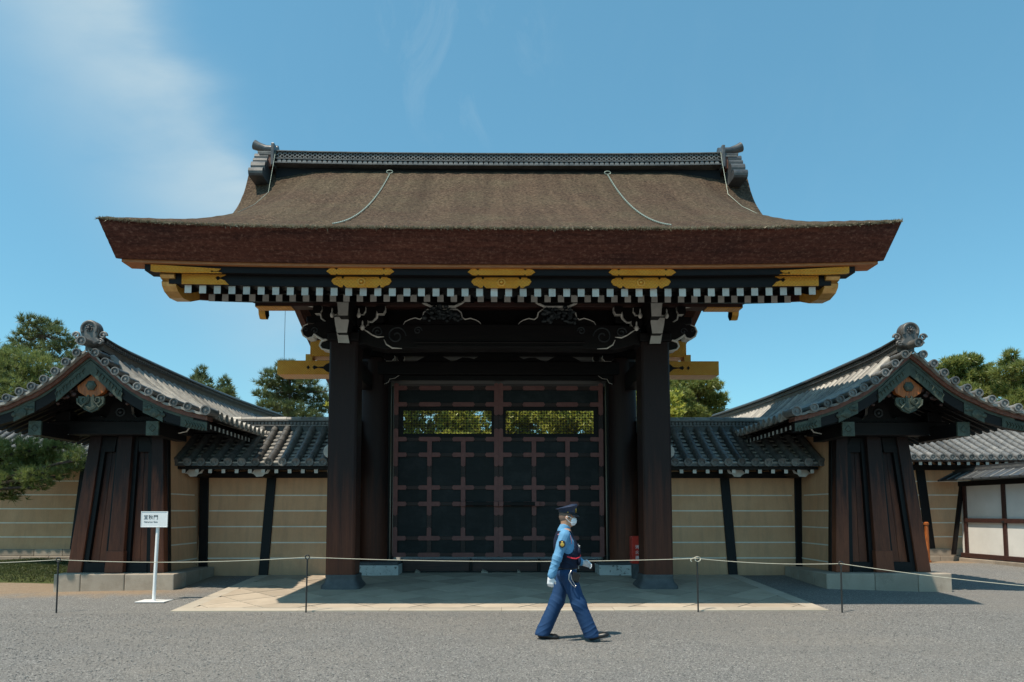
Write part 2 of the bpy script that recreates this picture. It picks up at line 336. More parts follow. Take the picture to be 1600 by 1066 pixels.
simple('worn_white_stone', (0.42, 0.42, 0.41), (0.58, 0.58, 0.56), 4, (1, 1, 1), 0.85, dirt=((0.10, 0.09, 0.085), 12, 0.56, 0.62, 0.9), bump=0.2, bscale=40)
simple('paving_stone', (0.38, 0.315, 0.245), (0.48, 0.405, 0.32), 2.2, (1, 1, 1), 0.85, bump=0.2, bscale=60, bdist=0.005, fine=0.12, rnd=0.17, dirt=((0.26, 0.21, 0.165), 1.3, 0.52, 0.8, 0.6), spec=0.3)
simple('kerb_stone', (0.40, 0.35, 0.285), (0.49, 0.43, 0.355), 3, (1, 1, 1), 0.85, bump=0.2, bscale=60, bdist=0.005, fine=0.1, rnd=0.08, spec=0.3)
def gravel():
    m, t, b = base_mat('gravel'); q = NT(t); v = q.coord((1, 1, 1))
    vo = q.n('ShaderNodeTexVoronoi', feature='F1'); vo.inputs['Scale'].default_value = 82; q.l(v, vo.inputs['Vector'])
    sep = q.n('ShaderNodeSeparateColor'); q.l(vo.outputs['Color'], sep.inputs[0])
    c = q.mix(sep.outputs[0], (0.066, 0.066, 0.066), (0.285, 0.28, 0.272)); c = q.mix(q.rng(sep.outputs[1], 0.86, 1.0, 0, 0.8), c, (0.55, 0.53, 0.50))
    big = q.noise(v, 0.35, 5, 0.6); c = q.mix(q.rng(big, 0.4, 0.7, 0, 0.5), c, (0.235, 0.215, 0.19)); trk = q.noise(q.coord((0.25, 1.4, 1)), 1.0, 5, 0.6); c = q.mix(q.rng(trk, 0.42, 0.7, 0, 0.4), c, (0.16, 0.158, 0.155))
    mid = q.noise(v, 3.0, 4, 0.6); c = q.mix(q.rng(mid, 0.4, 0.75, 0, 0.25), c, (0.15, 0.15, 0.15))
    # bare sandy soil where the gravel thins out, by the left wall end and along the right wall
    geo = q.n('ShaderNodeNewGeometry'); sp = q.n('ShaderNodeSeparateXYZ'); q.l(geo.outputs['Position'], sp.inputs[0])
    wob = q.math('MULTIPLY', q.math('SUBTRACT', q.noise(v, 0.9, 5, 0.65), 0.5), 2.2)
    e1 = q.math('MULTIPLY', q.rng(q.math('ADD', sp.outputs['Y'], wob), 12.9, 13.5), q.rng(q.math('ADD', sp.outputs['X'], wob), -5.6, -6.8))
    e2 = q.math('MULTIPLY', q.rng(q.math('ADD', sp.outputs['Y'], q.math('MULTIPLY', wob, 0.4)), 20.6, 21.0), q.rng(sp.outputs['X'], 9, 11))
    e = q.math('MAXIMUM', e1, e2); soil = q.mix(q.noise(v, 7, 6, 0.7), (0.20, 0.13, 0.075), (0.40, 0.285, 0.175))
    c = q.mix(q.math('MULTIPLY', e, 0.7), c, soil)
    q.l(c, b.inputs['Base Color']); b.inputs['Roughness'].default_value = 0.95; b.inputs['Specular IOR Level'].default_value = 0.2
    q.bump(q.math('ADD', q.math('MULTIPLY', vo.outputs['Distance'], -1.0), q.math('MULTIPLY', mid, 0.6)), 0.8, 0.014, b); MAT['gravel'] = m
gravel()
simple('pebble', (0.08, 0.08, 0.08), (0.34, 0.335, 0.325), 60, (1, 1, 1), 0.9, lo=0.35, hi=0.65, spec=0.2)
def leaf_mat(name, a, b_, c3, trans=0.48, scale=1.6):
    m, t, b = base_mat(name); q = NT(t); w, r = q.objrand()
    n = q.noise(q.coord(), scale, 4, 0.6, w); n2 = q.noise(q.coord(), 11, 3, 0.7, w)
    c = q.mix(q.rng(n, 0.32, 0.68), a, b_); c = q.mix(q.rng(n2, 0.45, 0.75, 0, 0.8), c, c3)
    t.nodes.remove(b); d = q.n('ShaderNodeBsdfDiffuse'); tr = q.n('ShaderNodeBsdfTranslucent'); ms = q.n('ShaderNodeMixShader'); ms.inputs[0].default_value = trans
    gl = q.n('ShaderNodeBsdfGlossy'); gl.inputs['Roughness'].default_value = 0.45; gl.inputs['Color'].default_value = (0.6, 0.65, 0.6, 1); ms2 = q.n('ShaderNodeMixShader'); ms2.inputs[0].default_value = 0.05
    q.l(c, d.inputs[0]); q.l(c, tr.inputs[0]); q.l(d.outputs[0], ms.inputs[1]); q.l(tr.outputs[0], ms.inputs[2]); q.l(ms.outputs[0], ms2.inputs[1]); q.l(gl.outputs[0], ms2.inputs[2])
    q.l(ms2.outputs[0], t.nodes['Material Output'].inputs[0]); MAT[name] = m
leaf_mat('needle_green', (0.10, 0.145, 0.045), (0.21, 0.26, 0.075), (0.34, 0.35, 0.125))
leaf_mat('needle_dark', (0.065, 0.10, 0.042), (0.125, 0.165, 0.06), (0.20, 0.215, 0.085))
leaf_mat('needle_yellow', (0.11, 0.155, 0.04), (0.24, 0.27, 0.07), (0.36, 0.345, 0.095))
leaf_mat('leaf_lime', (0.30, 0.33, 0.05), (0.52, 0.52, 0.10), (0.66, 0.60, 0.16), 0.5)
leaf_mat('fringe', (0.16, 0.135, 0.09), (0.30, 0.265, 0.19), (0.42, 0.385, 0.29), 0.1, 3)
leaf_mat('moss_green', (0.045, 0.062, 0.018), (0.085, 0.10, 0.03), (0.12, 0.11, 0.05), 0.2, 3)
simple('pine_bark', (0.030, 0.022, 0.018), (0.09, 0.062, 0.045), 8, (3, 3, 1), 0.9, bump=0.7, bscale=20, bdist=0.03, fine=0.3)
def flat(name, c, rough=0.6, metal=0.0, bump=0.0, bscale=60, var=0.12, spec=0.5):
    return simple(name, tuple(k * (1 - var) for k in c), tuple(min(1, k * (1 + var)) for k in c), 9, (1, 1, 1), rough, metal, bump, bscale, 0.003, spec=spec)
flat('joint_soil', (0.05, 0.042, 0.034), 0.95)
flat('post_iron', (0.018, 0.019, 0.02), 0.5); flat('rope_fibre', (0.46, 0.44, 0.36), 0.9, bump=0.4, bscale=120); flat('chain_green', (0.28, 0.34, 0.30), 0.5, 0.3)
flat('sign_white', (0.72, 0.74, 0.76), 0.35, var=0.03); flat('ink', (0.025, 0.025, 0.028), 0.7); flat('sign_frame', (0.82, 0.82, 0.82), 0.3, var=0.03)
flat('red_enamel', (0.55, 0.035, 0.02), 0.4); flat('white_ink', (0.85, 0.85, 0.83), 0.6, var=0.02)
flat('skin', (0.50, 0.27, 0.17), 0.5, bump=0.05, var=0.08); flat('shaved_hair', (0.15, 0.095, 0.07), 0.8, var=0.2); flat('shirt_blue', (0.115, 0.285, 0.475), 0.85, bump=0.15, bscale=18, var=0.06, spec=0.2)
flat('navy_cloth', (0.014, 0.047, 0.125), 0.8, bump=0.15, bscale=20, spec=0.25); flat('vest_navy', (0.008, 0.014, 0.035), 0.8, bump=0.2, bscale=30, spec=0.25); flat('white_cloth', (0.80, 0.81, 0.85), 0.85, bump=0.1, bscale=40, var=0.03)
flat('black_leather', (0.012, 0.012, 0.013), 0.35); flat('red_cord', (0.65, 0.03, 0.05), 0.6); flat('badge_gold', (0.75, 0.48, 0.10), 0.35, 0.6); flat('cap_navy', (0.010, 0.022, 0.055), 0.6)
flat('stripe_pink', (0.52, 0.22, 0.26), 0.7); flat('steel', (0.42, 0.42, 0.42), 0.35, 0.8); flat('eye_dark', (0.02, 0.014, 0.012), 0.3)

# ------------------------------------------------------------------ ground, paving
def ground_z(x, y):
    ramp = 0.20 * min(max((y - 11.45) / 4.2, 0.0), 1.0)
    k = min(max((abs(x) - 6.4) / 3.2, 0.0), 1.0); k = k * k * (3 - 2 * k)
    return ramp * (1 - 0.55 * k)
def make_ground():
    xs = [-600, -200, -80, -40] + list(np.arange(-26, 26.01, 0.5)) + [40, 80, 200, 600]
    ys = [-60, -10, 0, 4, 7, 9, 10.5] + list(np.arange(11.0, 17.01, 0.25)) + list(np.arange(18, 30, 1.0)) + [40, 80, 200, 800, 2500]
    rows = []
    for y in ys:
        rows.append([(x, y, ground_z(x, y) + (0.012 * math.sin(x * 1.3 + y * 0.7) * math.sin(y * 1.9 - x * 0.4) if 12.3 < y < 24 and abs(x) > 6 else 0)) for x in xs])
    g = MB().grid(rows).build('ground', MAT['gravel'], smooth=180, kind='structure'); return g
ground = make_ground()
def make_gravel():
    n = 30000
    y = 6.2 + 5.15 * rng.random(n) ** 1.0; x = (rng.random(n) - 0.5) * 2 * (0.80 * y + 0.6); r = 0.0035 + 0.009 * rng.random(n) ** 2.0
    octv = np.array([(1, 0, 0), (-1, 0, 0), (0, 1, 0), (0, -1, 0), (0, 0, 1), (0, 0, -1)], float)
    octf = np.array([(0, 2, 4), (2, 1, 4), (1, 3, 4), (3, 0, 4), (2, 0, 5), (1, 2, 5), (3, 1, 5), (0, 3, 5)])
    ang = rng.random(n) * 6.28; ca, sa = np.cos(ang), np.sin(ang); sx = rng.uniform(0.7, 1.5, n); sz = rng.uniform(0.45, 0.9, n)
    V = np.zeros((n, 6, 3)); lx = octv[None, :, 0] * sx[:, None]; ly = octv[None, :, 1] * np.ones((n, 1)); lz = octv[None, :, 2] * sz[:, None] + 0.25
    jit = rng.uniform(0.8, 1.2, (n, 6)); lx = lx * jit; ly = ly * jit
    V[:, :, 0] = x[:, None] + (lx * ca[:, None] - ly * sa[:, None]) * r[:, None]; V[:, :, 1] = y[:, None] + (lx * sa[:, None] + ly * ca[:, None]) * r[:, None]; V[:, :, 2] = lz * r[:, None] + 0.0005
    F = (octf[None] + (np.arange(n) * 6)[:, None, None]).reshape(-1, 3)
    o = bpy.data.objects.new('loose_gravel', np_mesh('loose_gravel', V.reshape(-1, 3), F, MAT['pebble'])); link(o)
    tag(o, 'loose grey gravel stones scattered over the forecourt', 'gravel', kind='stuff')
make_gravel()

def clip_poly(poly, x0, x1, y0, y1):
    def cut(P, f, inter):
        out = []
        for i in range(len(P)):
            a, b = P[i], P[(i + 1) % len(P)]; fa, fb = f(a), f(b)
            if fa >= 0: out.append(a)
            if (fa >= 0) != (fb >= 0): t = fa / (fa - fb); out.append((a[0] + (b[0] - a[0]) * t, a[1] + (b[1] - a[1]) * t))
        return out
    for f in (lambda p: p[0] - x0, lambda p: x1 - p[0], lambda p: p[1] - y0, lambda p: y1 - p[1]):
        poly = cut(poly, f, None)
        if len(poly) < 3: return []
    return poly
def make_paving():
    bed = MB(); xs = np.linspace(-5.46, 5.46, 8); ys = np.linspace(11.46, 17.2, 12)
    bed.grid([[(x, y, ground_z(x, y) + 0.004) for x in xs] for y in ys])
    pv = bed.build('paving', MAT['joint_soil'], kind='structure'); tag(pv, 'pale stone paving with diagonal slabs in front of the gate')
    def slab(name, poly, mat, h=0.022, gap=0.015):
        c = (sum(p[0] for p in poly) / len(poly), sum(p[1] for p in poly) / len(poly))
        q = []
        for p in poly:
            d = math.hypot(p[0] - c[0], p[1] - c[1]); k = max(0.0, 1 - gap / max(d, 0.02)); q.append((c[0] + (p[0] - c[0]) * k, c[1] + (p[1] - c[1]) * k))
        n = len(q); hh = h + random.uniform(-0.002, 0.002)
        vs = [(x, y, ground_z(x, y) - 0.01) for x, y in q] + [(x, y, ground_z(x, y) + hh) for x, y in q]
        fs = [list(range(n, 2 * n))] + [(i, (i + 1) % n, n + (i + 1) % n, n + i) for i in range(n)]
        MB().add(vs, fs).build(name, mat, pv)
    x0, x1, y0, y1 = -5.2, 5.2, 11.73, 16.9
    s = 0.66 / math.sqrt(2) * 1.0
    d = 0.66 * math.sqrt(2) / 2
    for i in range(-14, 15):
        for j in range(-1, 16):
            cx = i * d; cy = 11.9 + j * d
            if (i + j) % 2: continue
            p = clip_poly([(cx, cy - d), (cx + d, cy), (cx, cy + d), (cx - d, cy)], x0, x1, y0, y1)
            if p and abs(sum(p[k][0] * p[(k + 1) % len(p)][1] - p[(k + 1) % len(p)][0] * p[k][1] for k in range(len(p)))) > 0.01:
                slab('paving_slab', p, MAT['paving_stone'])
    x = -5.46
    while x < 5.45:
        w = random.uniform(1.5, 2.2); b = min(x + w, 5.46)
        if 5.46 - b < 0.7: b = 5.46
        slab('kerb_stone', [(x, 11.46), (b, 11.46), (b, 11.73), (x, 11.73)], MAT['kerb_stone'], 0.022, 0.003); x = b
    for sx in (-1, 1):
        y = 11.73
        while y < 15.6:
            b = min(y + random.uniform(1.0, 1.5), 15.7)
            slab('kerb_stone', [(sx * 5.46, y), (sx * 5.2, y), (sx * 5.2, b), (sx * 5.46, b)], MAT['kerb_stone'], 0.02, 0.003); y = b
make_paving()

# ------------------------------------------------------------------ the gate
gate = thing('palace_gate', 'huge black timber gate with thick bark roof and gold fittings', 'gate', (0, 16.5, 0.2))
YR, YE = 16.5, 10.25
HW = 6.22
def half_w(y):
    if y <= YR: return HW
    t = min((y - YR) / 1.4, 1.0); return HW - 0.95 * t * t * (3 - 2 * t)
def roof_top(x, y):
    e = 6.25 - abs(y - YR)
    hw = half_w(y)
    z = 6.04 + 0.45 * e + 0.0335 * e * e
    k = abs(x) / hw
    z += 0.14 * k ** 4 * max(0.0, 1 - e / 6.25)
    u = min(max((abs(x) - (hw - 1.92)) / 1.92, 0), 1)
    z -= u ** 1.3 * interp(e, [0, 1.18, 2.95, 4.05, 4.64, 5.14, 5.39, 5.71, 6.01, 6.25], [0, 0.05, 0.36, 0.62, 0.75, 0.82, 0.78, 0.68, 0.48, 0.14])
    return z
def edge_low(x): return 5.65 + 0.08 * (abs(x) / HW) ** 3
def roof_low(x, y):
    yy = min(abs(y - YR), 5.7); return edge_low(x) + 0.3 * (5.7 - yy)
def fuzz(x, y, s): return s * (math.sin(x * 37.1 + y * 11.3) * math.sin(x * 17.7 - y * 23.9) + 0.6 * math.sin(x * 91.0 + y * 61.0))
def make_roof():
    nx = 150; ys = list(YE + np.array([0, .03, .08, .16, .3]) ) + list(np.arange(10.8, 15.7, 0.25)) + list(np.arange(15.7, 16.5, 0.1)) + [16.5]
    ys = ys + [33 - y for y in ys[-2::-1]]
    rows = []
    for y in ys:
        hw = half_w(y); row = []
        for i in range(nx + 1):
            x = hw * (2 * i / nx - 1); e = 6.25 - abs(y - YR)
            z = roof_top(x, y) + fuzz(x, y, 0.010)
            if e < 0.1: z += -0.045 * (1 - e / 0.1) + fuzz(x * 1.7, y, 0.006)
            yy = y + (fuzz(x * 2.3, 1.0, 0.006) - 0.012 if e < 0.01 else 0)
            row.append((x, yy, z))
        rows.append(row)
    th = MB().grid(rows).build('thatch', MAT['bark_thatch'], gate, smooth=60)
    nf = 5200; r_ = np.random.default_rng(31); fx = r_.uniform(-HW, HW, nf); fy = YE + np.abs(r_.normal(0, 0.05, nf)); fz = np.array([roof_top(a, max(b, YE)) - 0.035 for a, b in zip(fx, fy)])
    dd = np.stack([r_.normal(0, 0.5, nf), -np.ones(nf), r_.uniform(-0.5, 0.9, nf)], 1); dd /= np.linalg.norm(dd, axis=1, keepdims=True)
    V, F = tufts(np.stack([fx, fy, fz], 1) - np.array(ORG[gate]), dd, 2, 0.055, 0.016, 0.4, r_)
    fo = bpy.data.objects.new('moss_fringe', np_mesh('moss_fringe', V, F, MAT['fringe'])); link(fo, gate); fo['kind'] = 'stuff'
    # layered edge under the eaves, front and back, and along the verges
    for name, sg in (('eave_edge', 1), ('eave_edge', -1)):
        rr = []
        for k in range(13):
            t = k / 12; row = []
            for i in range(nx + 1):
                u = 2 * i / nx - 1; y0 = YE if sg > 0 else 33 - YE
                xt = half_w(y0) * u; xb = (half_w(y0) - 0.0) * u
                zt = roof_top(xt, y0) - 0.012; zb = edge_low(xb * (HW / half_w(y0)))
                bow = 0.06 * math.sin(PI * t) * abs(u) ** 6
                y = y0 + sg * (0.018 + 0.535 * t ** 1.15) - sg * bow + (0.006 * (k % 2) + fuzz(xt * 1.3, k * 1.7, 0.006)) * sg
                row.append((lerp(xt, xb, t) - math.copysign(bow, u) * 0.5, y, lerp(zt, zb, t)))
            rr.append(row)
        MB().grid(rr).build(name, MAT['bark_edge'], gate, smooth=50)
    yv = [y for y in ys if 10.27 < y < 22.73]
    for sx in (-1, 1):
        rr = []
        for k in range(7):
            t = k / 6; row = []
            for y in yv:
                hw = half_w(y); zt = roof_top(hw, y) - 0.02; yl = min(max(y, 10.8), 22.2); zb = roof_low(HW, yl) - 0.003
                row.append((sx * (hw - 0.02 * t), lerp(y, yl, t), lerp(zt, zb, t)))
            rr.append(row)
        MB().grid(rr).build('verge_edge', MAT['bark_edge'], gate, smooth=50)
    # boarded underside
    rr = []
    for y in np.linspace(10.8, 22.2, 41):
        hw = half_w(y) - 0.02 if 10.85 < y < 22.15 else half_w(y); row = []
        for i in range(41):
            u = 2 * i / 40 - 1; x = u * hw; z = roof_low(x * HW / hw, y)
            zt = roof_top(hw, y) - 0.55
            pass
            row.append((x, y, z - 0.004))
        rr.append(row)
    MB().grid(rr).build('soffit', MAT['black_wood_y'], gate)
    def curved(name, ya, yb, dz0, dz1, hw, mat, n=60):
        rr = []
        for i in range(n + 1):
            x = hw * (2 * i / n - 1); b = edge_low(x) - 5.65
            rr.append([(x, ya, b + dz0), (x, yb, b + dz0), (x, yb, b + dz1), (x, ya, b + dz1)])
        m = MB().grid(rr, closed=True); m.f += [[0, 1, 2, 3], [len(m.v) - 4 + k for k in (3, 2, 1, 0)]]; m.m += [0, 0]
        return m.build(name, mat, gate)
    curved('eave_trim', 10.83, 11.15, 5.606, 5.74, 6.14, MAT['orange_wood'])
    curved('eave_board', 10.90, 11.20, 5.500, 5.605, 5.80, MAT['black_wood_x'])
    curved('eave_board', 11.02, 11.24, 5.335, 5.499, 5.46, MAT['black_wood_x'])
make_roof()

def px_poly(pts, zoom, ox, oy, D, cx=None):
    """traced outline -> metres in the plane Y = D"""
    return [xz(ox + p[0] / zoom, oy + p[1] / zoom, D) for p in pts]
FIT_U = [(145, 265), (200, 215), (250, 195), (310, 200), (350, 235), (385, 195), (820, 195)]
FIT_UL = [(820, 325), (370, 325), (350, 300), (330, 330), (230, 325), (200, 300)]
FIT_L = [(220, 440), (250, 390), (300, 375), (330, 340), (390, 330), (420, 345), (430, 390), (455, 395), (490, 340), (820, 340)]
FIT_LL = [(820, 570), (520, 570), (455, 510), (440, 560), (390, 565), (340, 530), (270, 510)]
def sym(a, b, c=820):
    left = a[:-1] + [None] + b[1:]
    top = a[:-1]; bot = b[1:]
    return top + [(2 * c - x, y) for x, y in reversed(top)] + [(2 * c - x, y) for x, y in reversed(bot)] + bot
def fit_poly(P, D, cx, zc, y_mid):
    k = D / 1085 / 12.31; return [(cx + (x - 820) * k, zc - (y - y_mid) * k) for x, y in P]
def inset(poly, d):
    cx = sum(p[0] for p in poly) / len(poly); cz = sum(p[1] for p in poly) / len(poly)
    out = []
    for x, z in poly:
        r = math.hypot(x - cx, z - cz) or 1; out.append((x - (x - cx) / r * d, z - (z - cz) / r * d))
    return out
def chrysanth(m, c, r, axis=-1, n=16, mi=0):
    for i in range(n):
        a = 2 * PI * i / n; m.ball((c[0] + math.cos(a) * r * 0.66, c[1], c[2] + math.sin(a) * r * 0.66), (r * 0.2, 0.012, r * 0.2), 8, 5, mi)
    m.ball(c, (r * 0.34, 0.03, r * 0.34), 12, 6, mi)
for X in (-2.3, 0.0, 2.3):
    up, lo = sym(FIT_U, FIT_UL), sym(FIT_L, FIT_LL)
    zu = 5.552 + (edge_low(X) - 5.65); zl = 5.418 + (edge_low(X) - 5.65)
    m = MB().prism(fit_poly(up, 10.9, X, zu, 262), 10.884, 10.905)
    f = m.build('gold_fitting', MAT['gold'], gate)
    m = MB().prism(fit_poly(lo, 11.0, X, zl, 455), 11.000, 11.025)
    f = m.build('gold_fitting', MAT['gold'], gate)
    b = MB(); chrysanth(b, (X, 10.995, zl), 0.085); b.build('chrysanthemum_boss', MAT['plain_gold'], f, smooth=40)
# gold end sheaths of the two eave boards and the carved barge-board noses
def mir(poly, s): return [(x if s < 0 else -x, z) for x, z in poly]
END_U = [(-60, 60), (1140, 150), (1085, 190), (1010, 190), (985, 172), (965, 190), (985, 210), (1010, 205), (1100, 205), (1160, 245), (480, 240), (0, 205), (-60, 190)]
END_L = [(470, 255), (1245, 262), (1220, 310), (1130, 350), (1080, 320), (1045, 360), (1090, 410), (1130, 378), (1210, 405), (1275, 478), (505, 468), (470, 470)]
for s in (-1, 1):
    k = 10.95 / 1085 / 10.66
    def cv(P, D): return [(s * abs((220 + x / 10.66 - 781) * D / 1085), 0) for x, y in P]
    pu = [(s * (781 - 220 - x / 10.66) * 10.90 / 1085, 5.575 - (y - 165) * 10.9 / 1085 / 10.66) for x, y in END_U]
    pu = [(max(-5.815, min(5.815, x)), z) for x, z in pu]
    pl = [(s * (781 - 220 - x / 10.66) * 11.0 / 1085, 5.475 - (y - 365) * 11.0 / 1085 / 10.66) for x, y in END_L]
    MB().prism([(x, min(max(z, 5.52), 5.66)) for x, z in pu], 10.878, 10.899).build('gold_fitting', MAT['gold'], gate)
    MB().prism([(x, max(z, 5.37)) for x, z in pl], 10.995, 11.018).build('gold_fitting', MAT['gold'], gate)
    # barge board: nose, front slope, back slope
    def arc(y): return 5.24 + 0.262 * (y - 11.3) + 0.012 * (y - 11.3) ** 2
    lower = [(y, arc(y)) for y in np.linspace(11.9, 16.5, 12)]
    upper = [(y, roof_low(5.5, y) - 0.03) for y in np.linspace(16.5, 11.9, 12)]
    xo, xi = s * 5.56, s * 5.38
    bb = MB().prism(lower + upper, xi, xo, axis='x').build('barge_board', MAT['red_wood'], gate)
    r_low = [(33 - y, z) for y, z in lower]; r_up = [(33 - y, z) for y, z in upper]
    xo2, xi2 = s * 5.16, s * 5.02
    back = MB().prism([(33 - y, max(arc(y), 5.5)) for y in np.linspace(11.0, 16.4, 16)] + [(33 - y, roof_low(5.5, y) - 0.03) for y in np.linspace(16.4, 11.0, 16)], xi2, xo2, axis='x').build('barge_board', MAT['red_wood'], gate)
    nose = [(11.95, arc(11.95) - 0.012), (11.6, 5.265), (11.32, 5.24), (11.13, 5.29), (11.05, 5.36), (11.03, 5.42), (11.06, 5.455), (10.99, 5.47), (10.965, 5.52), (10.98, 5.565), (11.03, 5.59), (11.10, 5.61), (11.24, 5.62), (11.4, 5.75), (11.95, roof_low(5.5, 11.95) - 0.018)]
    g = MB().prism(nose, s * 5.355, s * 5.585, axis='x', cap=0, rim=1).build('gold_scroll_end', [MAT['plain_gold'], MAT['silver_gold']], gate)
    sp = [(s * 5.345, 11.28 + 0.09 * (1 - t * 0.75) * math.cos(5.5 * t + 1.0), 5.45 + 0.09 * (1 - t * 0.75) * math.sin(5.5 * t + 1.0)) for t in np.linspace(0, 1, 18)]
    MB().tube(sp, 0.012, 6).build('scroll_line', MAT['silver_gold'], g, smooth=60)
    # hanging pendant on the barge board over the purlin end
    pd = [(14.45, 6.18), (14.62, 6.20), (14.74, 6.08), (14.78, 5.95), (14.70, 5.84), (14.58, 5.82), (14.50, 5.90), (14.47, 6.02)]
    MB().prism(pd, s * 5.05, s * 5.19, axis='x', cap=0, rim=1).build('hanging_pendant', [MAT['black_wood_y'], MAT['plain_gold']], gate)
    lf = MB()
    for i in range(9): lf.ball((s * (5.12 + 0.02 * (i % 2)), 13.85 + i * 0.075, 6.03 + 0.035 * math.sin(i * 1.9) + 0.014 * i), (0.04, 0.06, 0.045), 7, 5)
    lf.build('leaf_carving', MAT['carving_dark'], gate, smooth=60, kind='stuff')

# rafters, two rows, white painted ends
def rafter_mesh(w, h, L, slope):
    m = MB(); a, b = w / 2, L
    p = [(-a, 0, 0), (a, 0, 0), (a, b, b * slope), (-a, b, b * slope), (-a, 0, h), (a, 0, h), (a, b, h + b * slope), (-a, b, h + b * slope)]
    m.hexa(p, [0, 0, 1, 0, 0, 0]); return m.mesh('rafter', [MAT['black_wood_y'], MAT['white_paint']])
r1 = rafter_mesh(0.112, 0.133, 1.45, 0.41); r2 = rafter_mesh(0.112, 0.128, 4.4, 0.30)
for k in range(-22, 22):
    X = 0.12 + 0.24 * k
    place('rafter', r1, (X, 11.06, 5.200 + (edge_low(X) - 5.65)), gate)
    if abs(X) < 5.2: place('rafter', r2, (X, 12.0, 5.40), gate)
MB().box(-5.05, 5.05, 13.86, 14.14, 5.885, 5.998).build('purlin', MAT['red_wood_x'], gate, bevel=0.012)
for s in (-1, 1): MB().box(min(s * 4.3, s * 5.04), max(s * 4.3, s * 5.04), 13.85, 14.15, 5.87, 5.884).build('gold_fitting', MAT['gold'], gate)

# pillars and plinths
def plinth(X, Y, r=0.30, mat='dark_stone'):
    rows = []; zb = ground_z(X, Y) - 0.02
    for h, k in ((0.0, 0.40), (0.07, 0.40), (0.10, 0.385), (0.16, 0.335), (0.23, 0.315), (0.27, 0.325), (0.30, 0.318)):
        row = []
        for j in range(32):
            a = 2 * PI * j / 32; c, q = math.cos(a), math.sin(a); e = 0.30
            row.append((X + k * math.copysign(abs(c) ** e, c), Y + k * math.copysign(abs(q) ** e, q), zb + h))
        rows.append(row)
    m = MB().grid(rows, closed=True); n = len(m.v); m.f += [[n - 32 + j for j in range(32)]]; m.m.append(0)
    return m.build('plinth', MAT[mat], gate, smooth=45)
def square_pillar(X, Y, hw, z0, z1):
    c = 0.045; P = [(-hw + c, -hw), (hw - c, -hw), (hw, -hw + c), (hw, hw - c), (hw - c, hw), (-hw + c, hw), (-hw, hw - c), (-hw, -hw + c)]
    return MB().prism([(X + a, Y + b) for a, b in P], z0, z1, axis='z').build('pillar', MAT['pillar_wood'], gate, origin=(X, Y, z0), bevel=0.012)
for s in (-1, 1):
    plinth(s * 3.16, 14.0); square_pillar(s * 3.18, 14.0, 0.292, 0.38, 5.12)
    plinth(s * 3.16, 19.0); square_pillar(s * 3.18, 19.0, 0.292, 0.38, 5.12)
    MB().lathe([(0.35, 0), (0.355, 0.8), (0.345, 3.0), (0.32, 4.9)], (s * 3.02, 16.5, 0.45), 'z', 28).build('pillar', MAT['pillar_wood'], gate, smooth=40)
    x0, x1 = sorted((s * 3.25, s * 2.28))
    MB().box(x0, x1, 15.62, 16.3, 0.15, 0.44).build('plinth', MAT['worn_white_stone'], gate, bevel=0.012)
    MB().box(x0 + 0.03, x1 - 0.03, 15.72, 16.35, 0.442, 0.50).build('plinth_top', MAT['dark_stone'], gate, bevel=0.01)

# beams
def carved_beam():
    # outline of half the rainbow beam, mirrored about X = 0
    zt, zb = 5.50, 4.985
    half = [(0, zb + 0.02), (1.6, zb + 0.015), (2.05, zb), (2.35, zb - 0.01), (2.62, zb + 0.045), (2.78, zb + 0.10), (2.9, zb + 0.06), (2.9, zt - 0.10), (2.82, zt - 0.06), (2.55, zt - 0.015), (0, zt)]
    poly = half + [(-x, z) for x, z in reversed(half[1:-1])]
    b = MB().prism(poly, 13.80, 14.2, cap=0, rim=0).build('rainbow_beam', MAT['black_wood_x'], gate, bevel=0.015)
    MB().tube([(x, 13.80, zb + 0.135 + 0.03 * max(0, abs(x) / 1.9 - 0.6) ** 2) for x in np.linspace(-1.75, 1.75, 30)], 0.028, 8).build('moulding', MAT['black_wood_x'], b, smooth=60)
    MB().tube([(x, 13.80, zb + 0.06) for x in np.linspace(-1.7, 1.7, 20)], 0.02, 8).build('moulding', MAT['black_wood_x'], b, smooth=60)
    for s in (-1, 1):
        for cx, cz, r0, dr in ((2.12, 5.25, 0.20, -1), (2.50, 5.33, 0.11, 1), (1.68, 5.36, 0.085, -1)):
            P = [(s * (cx + dr * r0 * (1 - 0.82 * t) * math.cos(9.0 * t)), 13.795, cz + r0 * (1 - 0.82 * t) * math.sin(9.0 * t)) for t in np.linspace(0, 1, 40)]
            MB().tube(P, 0.016, 6).build('scroll_carving', MAT['carving_dark'], b, smooth=60)
        P = [(s * 2.32, 13.79, zb + 0.005), (s * 2.42, 13.79, zb + 0.03), (s * 2.5, 13.79, zb + 0.08)]
        rim = [(s * 2.28, 13.79, 5.06), (s * 2.36, 13.79, 5.15), (s * 2.39, 13.79, 5.27), (s * 2.36, 13.79, 5.36)]
        MB().tube([(s * 2.0, 13.79, 4.985), (s * 2.2, 13.79, 4.995), (s * 2.32, 13.79, 5.07), (s * 2.37, 13.79, 5.17)], [0.006, 0.016, 0.014, 0.005], 6).build('painted_edge', MAT['pale_rim'], b, smooth=60)
        MB().tube([(s * 2.37, 13.79, 5.23), (s * 2.5, 13.79, 5.22), (s * 2.62, 13.79, 5.27), (s * 2.7, 13.79, 5.33), (s * 2.82, 13.79, 5.40)], [0.006, 0.018, 0.013, 0.015, 0.004], 6).build('painted_edge', MAT['pale_rim'], b, smooth=60)
carved_beam()
BW = [MAT['black_wood_x'], MAT['pale_rim']]
def both(poly): return (poly, [(-x, z) for x, z in poly])
def crop(pts, zoom, ox, oy, D): return [xz(ox + x / zoom, oy + y / zoom, D) for x, y in pts]
